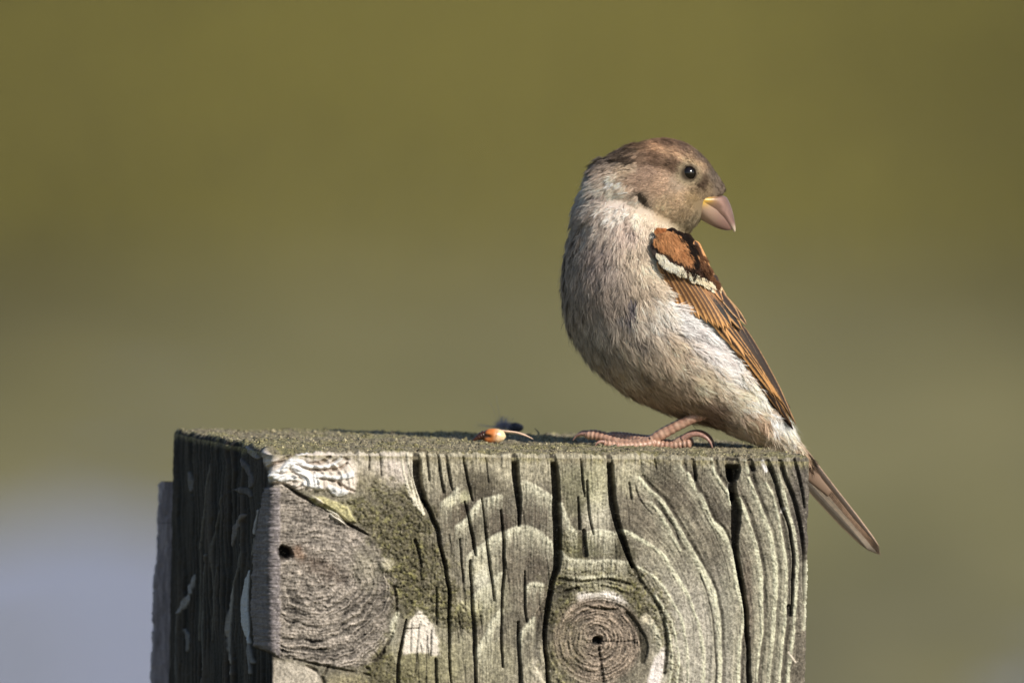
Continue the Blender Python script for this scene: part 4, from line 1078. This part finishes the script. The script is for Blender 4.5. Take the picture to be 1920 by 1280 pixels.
VM = dict(
 lesser=vane_mat('lesser_covert', (142, 88, 54), (182, 128, 84), None, e0=.3, e1=1.1),
 median=vane_mat('median_covert', (48, 36, 30), (70, 50, 38), (232, 216, 188), .80, e0=.8, e1=1.2),
 medianbuff=vane_mat('median_covert_buff', (48, 36, 30), (150, 110, 70), (234, 204, 160), .62, e0=.8, e1=1.2),
 greater=vane_mat('greater_covert', (100, 68, 42), (222, 168, 108), None, e0=.2, e1=.95),
 tertial=vane_mat('tertial', (22, 17, 15), (176, 132, 84), None, e0=.5, e1=.8, base=(150, 104, 62)),
 flight=vane_mat('flight', (62, 44, 30), (206, 154, 98), None, e0=.25, e1=.75),
 primary=vane_mat('primary', (46, 34, 27), (150, 112, 72), None, e0=.62, e1=.9),
 dark=vane_mat('dark_feather', (24, 18, 16), (38, 28, 24), None),
 mantle=vane_mat('mantle', (58, 40, 30), (190, 138, 88), None, e0=.35, e1=.8),
 mantle2=vane_mat('mantle_edge', (48, 34, 28), (190, 150, 106), None, e0=.5, e1=1.15),
 tail=vane_mat('tail_feather', (66, 54, 44), (168, 140, 118), None, e0=.62, e1=1.0),
 taildk=vane_mat('tail_feather_dark', (66, 58, 46), (112, 98, 80), None, e0=.6, e1=1.0))

def feather(name, root, tip, width, layer, mat, parent, bend=0.0, depthf=wing_depth, nr=11, ncx=5, sharp=.5, mirror=False, cup=1.2, dy=0.0):
    root = np.array(root, float); tip = np.array(tip, float)
    t = np.linspace(0, 1, nr)[:, None]; s = np.linspace(-1, 1, ncx)[None, :]
    ax = tip - root; L = np.linalg.norm(ax); ax = ax / L; sd = np.array([-ax[1], ax[0]])
    prof = np.clip(t / .14, 0, 1) ** .6 * np.clip((1 - t) / .30, 0, 1) ** sharp
    off_ = (width * .5) * s * prof
    bnd = bend * np.sin(t * np.pi)
    x = root[0] + ax[0] * L * t + sd[0] * (off_ + bnd); y = root[1] + ax[1] * L * t + sd[1] * (off_ + bnd)
    Y = depthf(x, y) - layer * .9 - cup * (1 - s ** 2) - 2.2 * t + dy
    if mirror: Y = -Y
    V = at(x, y, Y * S).reshape(-1, 3)
    F = grid_faces(nr, ncx)
    uv = np.stack(np.broadcast_arrays((s + 1) / 2, t), -1).reshape(-1, 2)
    me = make_mesh(name, V, F, True, None, uv)
    return child(name, me, mat, parent)
def wing_part(name, mirror=False):
    # smooth inner membrane the feathers are rooted in
    t = np.linspace(0, 1, 24)[:, None]; s = np.linspace(-1, 1, 9)[None]
    yc = 452 + (770 - 452) * t
    cxx = np.interp(yc, wing_axis[:, 1], wing_axis[:, 0]); hwd = np.interp(yc, [430, 500, 600, 700, 810], [20, 44, 34, 20, 6])
    x = cxx + s * hwd; y = yc - s * 5
    Yf = wing_depth(x, y) + 5; Yb = np.minimum(Yf + 34, -8) + 0 * s
    if mirror: Yf, Yb = -Yf, -Yb
    V = np.concatenate([at(x, y, Yf * S), at(x, y, Yb * S)[:, ::-1]], 1)
    me = make_mesh(name, V.reshape(-1, 3), grid_faces(24, 18, True), True)
    return child(name, me, simple_mat('wing_base' + ('_far' if mirror else ''), (52, 38, 30), .8))
def build_wing(mirror):
    w = wing_part('wing', mirror)
    r = np.random.default_rng(9)
    def f(root, tip, width, layer, m, **k): feather('feather', root, tip, width, layer, VM[m], w, mirror=mirror, **k)
    # primaries and secondaries, from underneath upwards
    for i, (a_, b_, wd, m) in enumerate([((1398, 690), (1488, 806), 15, 'dark'), ((1410, 700), (1482, 800), 14, 'dark'), ((1352, 618), (1484, 796), 15, 'primary'), ((1350, 610), (1466, 776), 14, 'primary'), ((1356, 606), (1456, 752), 13, 'primary'), ((1366, 604), (1494, 798), 12, 'primary'),
                                          ((1342, 600), (1452, 742), 13, 'flight'), ((1352, 600), (1462, 748), 12, 'flight'), ((1362, 602), (1468, 756), 12, 'flight'), ((1372, 604), (1474, 764), 12, 'flight'), ((1380, 604), (1480, 772), 11, 'primary'), ((1388, 604), (1487, 786), 9, 'mantle2')]):
        f(a_, b_, wd, i * .7, m, bend=-3.5)
    f((1330, 588), (1398, 672), 15, 8.4, 'flight'); f((1322, 578), (1372, 646), 14, 8.6, 'flight')
    # greater coverts
    g = [((1232, 486), (1270, 574), 15), ((1238, 494), (1282, 586), 14), ((1248, 500), (1298, 592), 14), ((1258, 506), (1312, 600), 14), ((1268, 510), (1326, 606), 14), ((1278, 512), (1338, 612), 14), ((1288, 516), (1348, 616), 14), ((1298, 520), (1358, 620), 14), ((1308, 524), (1366, 618), 14)]
    for i, (a_, b_, wd) in enumerate(g):
        f(a_, b_, wd, 9 + i * .7, 'greater', bend=-3)
    for i, (a_, b_, wd, m) in enumerate([((1314, 528), (1372, 612), 15, 'tertial'), ((1326, 536), (1392, 619), 15, 'tertial'), ((1340, 540), (1401, 610), 11, 'mantle2')]):
        f(a_, b_, wd, 15.5 + i * .8, m, bend=-2.5)
    # mantle edge on the right
    for i, (a_, b_, wd, m) in enumerate([((1300, 452), (1330, 520), 17, 'mantle'), ((1310, 480), (1346, 548), 17, 'mantle2'), ((1308, 470), (1340, 540), 13, 'mantle'), ((1322, 505), (1366, 576), 15, 'mantle2'), ((1316, 500), (1356, 566), 13, 'mantle'), ((1336, 535), (1388, 600), 13, 'mantle2'), ((1302, 450), (1322, 506), 14, 'mantle')]):
        f(a_, b_, wd, 17 + i * .6, m, bend=-2)
    # median coverts : dark with white tips
    for i, (tx, ty, m) in enumerate([(1352, 552, 'medianbuff'), (1341, 545, 'median'), (1331, 537, 'median'), (1322, 533, 'median'), (1312, 530, 'median'), (1303, 527, 'median'), (1294, 523, 'median'), (1284, 518, 'median'), (1275, 515, 'median'), (1266, 512, 'median'), (1257, 507, 'median'), (1248, 500, 'median'), (1241, 492, 'median')]):
        jx, jy = r.normal(0, 1.2), r.normal(0, 2.2); f((tx - 17 + jx, ty - 38), (tx + jx + 1, ty + jy + 4), r.uniform(14, 20), 15.5 + (13 - i) * .25 + r.uniform(-.4, .4), m, sharp=r.uniform(.45, .9), nr=14)
    # dark scapular gap
    f((1272, 432), (1300, 506), 20, 17, 'dark'); f((1284, 436), (1306, 500), 22, 17.5, 'dark'); f((1292, 444), (1310, 492), 16, 17.3, 'dark')
    f((1250, 430), (1290, 462), 22, 16, 'dark')
    # lesser coverts
    k = 0
    for row, (y0, n_) in enumerate([(484, 5), (470, 5), (456, 4)]):
        for j in range(n_):
            x0 = 1238 + j * 9.0 + r.uniform(-2, 2) + (4 if row % 2 else 0) + row * .5; y1 = y0 + j * 3.4 - 6 + r.uniform(-2, 2)
            f((x0 - 8, y1 - 24), (x0 + 4, y1), 16, 13 + row * .8 + j * .05, 'lesser', nr=7, sharp=.4)
    return w
near_wing = build_wing(False)
build_wing(True)
sh_sets = [shoulder([(1223, 450), (1236, 433), (1262, 431), (1280, 450), (1290, 473), (1293, 490), (1267, 476), (1234, 460), (1227, 455)], 230, [(150, 100, 62), (206, 154, 108)], 21, 71, (.42, .9), 20),
           shoulder([(1232, 466), (1262, 476), (1296, 492), (1318, 502), (1334, 520), (1322, 524), (1296, 512), (1262, 500), (1238, 486)], 110, [(84, 60, 46), (44, 32, 26)], 15, 74, (.42, .9), 20),
           shoulder([(1230, 474), (1240, 476), (1256, 492), (1250, 496), (1236, 488)], 90, [(250, 240, 220), (236, 222, 196)], 15, 75, (.45, .88), 21, .06),
           shoulder([(1252, 488), (1270, 496), (1284, 502), (1283, 509), (1268, 506), (1252, 497)], 120, [(252, 244, 226), (238, 222, 196)], 13, 76, (.40, .92), 21, .06),
           shoulder([(1288, 506), (1302, 510), (1318, 518), (1340, 530), (1336, 534), (1314, 526), (1290, 514)], 130, [(252, 242, 222), (236, 214, 180)], 12, 77, (.45, .9), 20, .06),
           shoulder([(1262, 430), (1290, 440), (1302, 462), (1306, 500), (1300, 512), (1290, 482), (1276, 452)], 90, [(24, 18, 15), (44, 32, 26)], 19, 72, (.35, .93), 20),
           shoulder([(1300, 452), (1312, 468), (1345, 530), (1338, 532), (1308, 492)], 60, [(120, 84, 58), (70, 48, 36)], 20, 73, (.5, .86), 20)]
off = 0; Vl, Fq_, Ft_, Cl, Nl = [], [], [], [], []
for V, a_, b_, c_, n_ in sh_sets:
    Vl.append(V); Fq_.append(a_ + off); Ft_.append(b_ + off); Cl.append(c_); Nl.append(n_); off += len(V)
child('small_coverts', make_mesh('small_coverts', np.concatenate(Vl), [np.concatenate(Fq_), np.concatenate(Ft_)], False, np.clip(np.concatenate(Cl), .004, .85), None, {'fn': np.concatenate(Nl)}), plume_mat, near_wing, kind='stuff')

# tail
def tail_depth(x, y): return np.full(np.shape(x), 8.0)
tail = child('tail', make_mesh('tail', *[(lambda V, F, T: (V, [F, T]))(*loft([(1452, 806, 1430, 836, 10, 6), (1490, 838, 1470, 866, 9, 7), (1530, 884, 1512, 900, 5, 8), (1560, 920, 1552, 930, 2, 8)], 14, 12))][0]), simple_mat('tail_base', (120, 100, 84), .8))
tn = np.array([.78, -.62])
for k in range(11):
    o_ = -21 + 4.2 * k
    rt = np.array([1472, 830]) + tn * o_ * .95; tp = np.array([1651, 1043]) + tn * (o_ * .46) + np.array([.8, 1]) * (-2.6 * abs(k - 6))
    feather('feather', rt, tp, 15 if k < 6 else 12, -k * 1.1 if k < 5 else -5 + (k - 5) * .9, VM['taildk' if k < 5 else 'tail'], tail, bend=2.0, depthf=tail_depth, sharp=.42, nr=12, dy=0)

# ---- beak
def beak(name, st, colf):
    V, F, T = loft(st, 26, 22)
    x, y = proj(V)
    return child(name, make_mesh(name, V, [F, T], True, colf(x, y)), horn_mat)
M = MatB('horn'); at_ = M.n('ShaderNodeAttribute', attribute_name='Col'); M.l(at_.outputs['Color'], M.p.inputs['Base Color'])
M.p.inputs['Roughness'].default_value = .32; M.p.inputs['Specular IOR Level'].default_value = .5
obj = M.n('ShaderNodeTexCoord').outputs['Object']; M.bump(M.noise(2500, 3, obj), .25, .0001)
M.p.inputs['Subsurface Weight'].default_value = .15; M.p.inputs['Subsurface Radius'].default_value = (.001, .0005, .0003); M.p.inputs['Subsurface Scale'].default_value = 1.0
horn_mat = M.m
def cup_(x, y):
    g = np.exp(-((x - 1322) ** 2 / 14 ** 2 + (y - 374) ** 2 / 9 ** 2))[:, None]
    t = smooth(1330, 1372, x)[:, None]
    c = lin((144, 114, 98)) * (1 - t) + lin((116, 92, 84)) * t
    ridge = smooth(10, 2, np.abs((y - 366) - (x - 1345) * 1.9))[:, None] * .35
    c = c * (1 - ridge) + lin((190, 156, 148)) * ridge
    ns = np.exp(-((x - 1347) ** 2 / 5 ** 2 + (y - 368) ** 2 / 3.5 ** 2))[:, None]; c = c * (1 - ns * .85) + lin((60, 42, 38)) * ns * .85
    c = c * (.8 + .4 * fbm(x / 4, y / 9, 151, 3))[:, None]
    e = smooth(418, 430, y)[:, None]; c = c * (1 - e * .5) + lin((230, 216, 190)) * e * .5
    return c * (1 - g) + lin((206, 164, 66)) * g
def clo_(x, y):
    g = np.exp(-((x - 1318) ** 2 / 12 ** 2 + (y - 378) ** 2 / 9 ** 2))[:, None]
    t = smooth(1310, 1368, x)[:, None]
    c = lin((180, 154, 134)) * (1 - t) + lin((122, 94, 86)) * t
    return c * (1 - g) + lin((206, 164, 66)) * g
# loft sections: ridge point, cutting-edge point, half depth
beak('upper_beak', [(1330, 366, 1284, 386, 40, 0), (1350, 366, 1300, 391, 34, 0), (1361, 369, 1318, 396, 27, 0), (1367, 378, 1334, 402, 19, 0), (1373, 394, 1350, 411, 13, 0), (1377, 411, 1362, 421, 8, 0), (1379, 425, 1372, 429, 4, 0), (1379, 434, 1376, 435, .8, 0)], cup_)
beak('lower_beak', [(1322, 354, 1288, 392, 46, 0), (1334, 363, 1303, 404, 35, 0), (1345, 377, 1318, 414, 25, 0), (1356, 389, 1334, 423, 16, 0), (1364, 401, 1348, 429, 11, 0), (1370, 413, 1362, 432, 6, 0), (1375, 425, 1372, 431, 1, 0)], clo_)
# nostril and yellow corner of the mouth come after ball()
def ball(cx_, cy_, Ypx, rx, ry, rz, n=10, m_=14):
    th_ = np.linspace(0, np.pi, n)[:, None]; ph = np.linspace(0, 2 * np.pi, m_, endpoint=False)[None]
    x = cx_ + rx * np.sin(th_) * np.cos(ph); y = cy_ + ry * np.cos(th_) + 0 * ph; Y = (Ypx + rz * np.sin(th_) * np.sin(ph)) * S
    return at(x, y, Y).reshape(-1, 3), grid_faces(n, m_, True)
# ---- eyes
hit = body_bvh.ray_cast(Vector(at(EYE[0], EYE[1], -.05)), Vector((0, 1, 0)))
eyY = hit[0].y / S if hit[0] is not None else -70
M = MatB('eye_glass'); M.p.inputs['Base Color'].default_value = (.006, .004, .003, 1); M.p.inputs['Roughness'].default_value = .12; M.p.inputs['Specular IOR Level'].default_value = .6
eye_mat = M.m
lid_mat = simple_mat('eyelid_skin', (84, 72, 58), .7, 3000, .3)
for sgn in (1, -1):
    V, F = ball(EYE[0], EYE[1], sgn * (eyY + 5), 13.5, 13.5, 12, 20, 28)
    child('eye', make_mesh('eye', V, F), eye_mat)
    u = np.linspace(0, 2 * np.pi, 40, endpoint=False)[:, None]; v = np.linspace(0, 2 * np.pi, 10, endpoint=False)[None]
    rr_ = 14.6 + 1.7 * np.cos(v) + .4 * np.sin(9 * u); x = EYE[0] + rr_ * np.cos(u) * 1.02; y = EYE[1] + rr_ * np.sin(u) * .98
    Y = (sgn * (eyY + 1.5) - sgn * 2.6 * np.sin(v)) * S
    g = np.arange(400).reshape(40, 10)
    F = np.stack([g, np.roll(g, -1, 1), np.roll(np.roll(g, -1, 1), -1, 0), np.roll(g, -1, 0)], -1).reshape(-1, 4)
    child('eyelid', make_mesh('eyelid', at(x, y, Y + 0 * x).reshape(-1, 3), F), lid_mat)

# ---- legs
def tube(pts, nseg=44, nph=14, scute=0.0, pitch=6.0, warp=0.0, seed=1, flat=1.0):
    """pts: x,y,depth px,radius px"""
    cp = catmull(np.array(pts, float), nseg)
    Lc = np.concatenate([[0], np.cumsum(np.linalg.norm(np.diff(cp[:, :3], axis=0), axis=1))])
    tan = np.gradient(cp[:, :3], axis=0); tan /= np.linalg.norm(tan, axis=1, keepdims=True) + 1e-9
    ref = np.array([0, 0, 1.0]); a_ = np.cross(tan, ref); a_ /= np.linalg.norm(a_, axis=1, keepdims=True) + 1e-9; b_ = np.cross(tan, a_)
    ph = np.linspace(0, 2 * np.pi, nph, endpoint=False)
    rad = cp[:, 3] * (1 + scute * (np.abs(np.sin(Lc * np.pi / pitch)) - .5))
    ring = cp[:, None, :3] + rad[:, None, None] * (a_[:, None] * np.cos(ph)[None, :, None] + b_[:, None] * np.sin(ph)[None, :, None] * flat)
    V = at(ring[..., 0], ring[..., 1], ring[..., 2] * S)
    n = nseg
    c0 = at(cp[0, 0], cp[0, 1], cp[0, 2] * S); c1 = at(cp[-1, 0], cp[-1, 1], cp[-1, 2] * S)
    Vv = np.concatenate([V.reshape(-1, 3), c0[None], c1[None]])
    i = np.arange(nph); j = (i + 1) % nph
    T = np.concatenate([np.stack([j, i, np.full(nph, n * nph)], -1), np.stack([i + (n - 1) * nph, j + (n - 1) * nph, np.full(nph, n * nph + 1)], -1)])
    tube.crease = np.concatenate([np.repeat(np.abs(np.sin(Lc * np.pi / pitch)), nph), [1, 1]])
    return Vv, grid_faces(n, nph, True), T
def leg_col(V):
    x, y = proj(V); cr = (.5 + .5 * tube.crease ** .6)[:, None]
    n1 = fbm(x / 5, y / 5 + V[:, 1] * 3000, 131, 3)[:, None]
    return np.clip((lin((204, 172, 150)) * (1 - n1) + lin((140, 92, 74)) * n1) * (.75 + .5 * fbm(x / 2, y / 2, 133, 2))[:, None] * cr, 0, .8)
M = MatB('leg_skin'); at_ = M.n('ShaderNodeAttribute', attribute_name='Col'); M.l(at_.outputs['Color'], M.p.inputs['Base Color'])
M.p.inputs['Roughness'].default_value = .38; M.p.inputs['Specular IOR Level'].default_value = .5
obj = M.n('ShaderNodeTexCoord').outputs['Object']; M.bump(M.noise(3500, 3, obj), .5, .00012)
leg_mat = M.m
claw_mat = simple_mat('claw_horn', (150, 116, 104), .35, 2000, .25, .5)
def legset(dx, dY, main):
    def sh(p): return [(a_ + dx, b_ - .034 * dY, c_ + dY, d_) for a_, b_, c_, d_ in p]
    V, F, T = tube(sh([(1352, 756, 8, 15), (1338, 768, 4, 11), (1322, 774, 2, 10.5), (1300, 782, 0, 9.8), (1270, 797, 0, 9.2), (1240, 813, 0, 9.8), (1222, 824, 0, 9)]), 60, 16, .10, 11)
    lg = child('leg', make_mesh('leg', V, [F, T], True, leg_col(V)), leg_mat)
    toes = [([(1228, 826, 0, 8.5), (1205, 829, 4, 7.4), (1180, 829, 12, 6.6), (1155, 826, 20, 6.6), (1132, 819, 28, 6.0), (1112, 815, 34, 6.4), (1098, 814, 38, 5)], [(1102, 813, 37, 4.5), (1090, 812, 42, 3.4), (1080, 816, 46, 2.2), (1074, 824, 48, .6)]),
            ([(1226, 829, -4, 8), (1204, 833, -12, 7), (1182, 834, -18, 6.6), (1160, 834, -24, 6.2), (1142, 831, -28, 6), (1132, 829, -30, 5)], [(1136, 828, -30, 4), (1127, 826, -33, 3), (1119, 829, -36, 1.9), (1115, 836, -37, .5)]),
            ([(1224, 826, 8, 7.5), (1208, 825, 26, 6.4), (1188, 822, 44, 6), (1166, 819, 62, 5.8), (1152, 817, 72, 5)], [(1155, 816, 70, 4), (1145, 814, 76, 3), (1136, 816, 80, 2), (1131, 822, 82, .5)]),
            ([(1222, 828, 0, 9), (1240, 833, -2, 7.4), (1258, 834, -6, 6.6), (1276, 832, -9, 6.4), (1290, 830, -12, 6.8), (1296, 829, -13, 5)], [(1278, 822, -10, 5.5), (1292, 814, -12, 5.2), (1308, 812, -14, 4.6), (1323, 818, -16, 3.6), (1332, 828, -17, 2.3), (1336, 839, -18, .6)])]
    for k_, (tp_, cl_) in enumerate(toes):
        V, F, T = tube([(a_, b_, c_, d_ * 1.12) for a_, b_, c_, d_ in sh(tp_)], 46, 14, .34, 8.5)
        t_ = child('toe', make_mesh('toe', V, [F, T], True, leg_col(V)), leg_mat, lg)
        V, F, T = tube(sh(cl_), 22, 10)
        child('claw', make_mesh('claw', V, [F, T]), claw_mat, lg)
    V, F, T = tube(sh([(1262, 830, -5, 5), (1274, 824, -8, 6), (1286, 819, -10, 5.5)]), 14, 12, .1)
    child('toe', make_mesh('toe', V, [F, T], True, leg_col(V)), leg_mat, lg)
legset(0, -46, True)
legset(4, 66, False)

# ------------------------------------------------------------------ scraps lying on the post
husk_mat = None
M = MatB('husk'); obj = M.n('ShaderNodeTexCoord').outputs['Object']
at_ = M.n('ShaderNodeAttribute', attribute_name='Col'); M.l(at_.outputs['Color'], M.p.inputs['Base Color']); M.p.inputs['Roughness'].default_value = .3
M.bump(M.noise(2500, 3, obj), .3, .0002)
husk_mat = M.m
hY = -6
# open shell: a dome lying on its side with a ragged dark mouth to the left
n1, m1 = 30, 40
th_ = np.linspace(.02, np.pi - .02, n1)[:, None]; ph = np.linspace(0, 2 * np.pi, m1, endpoint=False)[None]
ux = np.cos(th_) + 0 * ph; uy = np.sin(th_) * np.cos(ph); uz = np.sin(th_) * np.sin(ph)
nb_ = fbm(ux * 3 + 5, uy * 3 + uz * 2, 141, 3)
rs = 1 + .10 * (nb_ - .5) - .22 * smooth(.45, .95, -ux) * (nb_)
dent = np.exp(-((ux + .35) ** 2 + (uz + .8) ** 2 + (uy + .1) ** 2) / .09)
rs = rs - .38 * dent
hx = 924 + 24 * ux * rs + 3 * uy; hy = 817 - 14 * uy * rs * 1.0 + 2 * ux; hYY = hY + 15 * uz * rs
V = at(hx, hy, hYY * S).reshape(-1, 3)
stripe = smooth(.05, .0, np.abs(ux - .25 - .06 * uy)) * .6
c = (lin((240, 206, 164)) * smooth(-.1, .6, ux)[..., None] + lin((204, 122, 62)) * (1 - smooth(-.1, .6, ux))[..., None]) * (.7 + .6 * nb_)[..., None]
dk = np.clip(smooth(-.35, -.8, ux) + dent * 1.2 + stripe, 0, 1)[..., None]; c = c * (1 - dk) + lin((46, 28, 20)) * dk
husk = put('seed_husk', make_mesh('seed_husk', V, grid_faces(n1, m1, True), True, np.clip(c, 0, .8).reshape(-1, 3)), husk_mat, None, 'broken orange and cream seed husk with a dark hole lying on the post top', 'seed husk')
V, F, T = tube([(886, 826, -10, 1.5), (896, 820, -8, 5), (906, 816, -6, 8), (914, 818, -6, 5)], 24, 10, .3, 5)
fl = put('flake', make_mesh('flake', V, [F, T], True, np.tile(lin((60, 34, 24)), (len(V), 1)) * (.5 + fbm(V[:, 0] * 4000, V[:, 2] * 4000, 142, 3))[:, None]), husk_mat); fl.parent = husk
# grey fluff with a dark lump
fY = 455
V, F = ball(966, 801, fY, 16, 9, 12, 16, 20)
x, y = proj(V); nz_ = fbm(x / 5, y / 5, 143, 3); V = V + (np.stack([nz_ - .5, nz_ * 0, nz_ - .5], -1)) * 5 * S
lumpc = lin((40, 42, 50)) * (1 - smooth(948, 972, x))[:, None] * 1.5 + lin((22, 20, 22)) * smooth(948, 972, x)[:, None]
lump = put('dropping', make_mesh('dropping', V, F, True, lumpc), simple_mat('dropping_dark', (58, 60, 70), .6, 2500, .6), None, 'dark bluish lump behind the seed husk on the post top', 'dropping')
def hairs(cx_, cy_, cY, n, L0, L1, a0, a1, w, seed, spread=8):
    r = np.random.default_rng(seed)
    V = []; F = []
    for k in range(n):
        a_ = math.radians(r.uniform(a0, a1)); L = r.uniform(L0, L1); bx_ = cx_ + r.normal(0, spread); by_ = cy_ + r.normal(0, spread * .4); bY = cY + r.normal(0, spread)
        q = np.linspace(0, 1, 7); cv = r.normal(0, .25)
        xs_ = bx_ + np.cos(a_ + cv * q) * L * q; ys_2 = by_ - np.sin(a_ + cv * q) * L * q; Ys_ = bY + r.normal(0, .4) * L * q
        wv = w * (1 - .7 * q)
        p = at(xs_, ys_2, Ys_ * S)
        off = np.stack([wv * S * .5 * np.sin(a_), 0 * q, wv * S * .5 * np.cos(a_)], -1)
        off2 = np.stack([0 * q, wv * S * .5, 0 * q], -1)
        ring = np.stack([p + off, p + off2, p - off, p - off2], 1)
        b0 = len(V) * 28
        V.append(ring.reshape(-1, 3)); F.append(grid_faces(7, 4, True) + b0)
    return np.concatenate(V), np.concatenate(F)
V1, F1 = hairs(944, 797, fY - 6, 260, 8, 20, 0, 360, .9, 3, 5)
V2, F2 = hairs(938, 800, fY - 8, 9, 30, 62, 95, 178, .7, 4, 3)
V = np.concatenate([V1, V2]); F = np.concatenate([F1, F2 + len(V1)])
put('down_feather', make_mesh('down_feather', V, F, True), simple_mat('down_grey', (150, 152, 172), .9), None, 'wispy grey down tuft with long fine hairs, behind the seed husk', 'feather')
V, F, T = tube([(930, 805, -4, 1.2), (948, 808, -8, 1.8), (966, 810, -8, 1.7), (980, 814, -8, 1.9), (990, 818, -8, 1.2), (1000, 823, -8, .5)], 30, 8, .1)
put('straw', make_mesh('straw', V, [F, T]), simple_mat('straw', (214, 184, 160), .5, 2000, .2), None, 'thin pale curved straw poking right from the seed husk', 'straw')
# a bent splinter standing near the rear rim
V, F, T = tube([(1008, 822, 200, 1.4), (1010, 812, 205, 2), (1006, 806, 208, 1.2), (1002, 802, 210, .5)], 14, 7, .2)
put('splinter', make_mesh('splinter', V, [F, T]), simple_mat('splinter', (150, 140, 110), .8), None, 'tiny pale splinter standing up on the post top right of the husk', 'splinter')
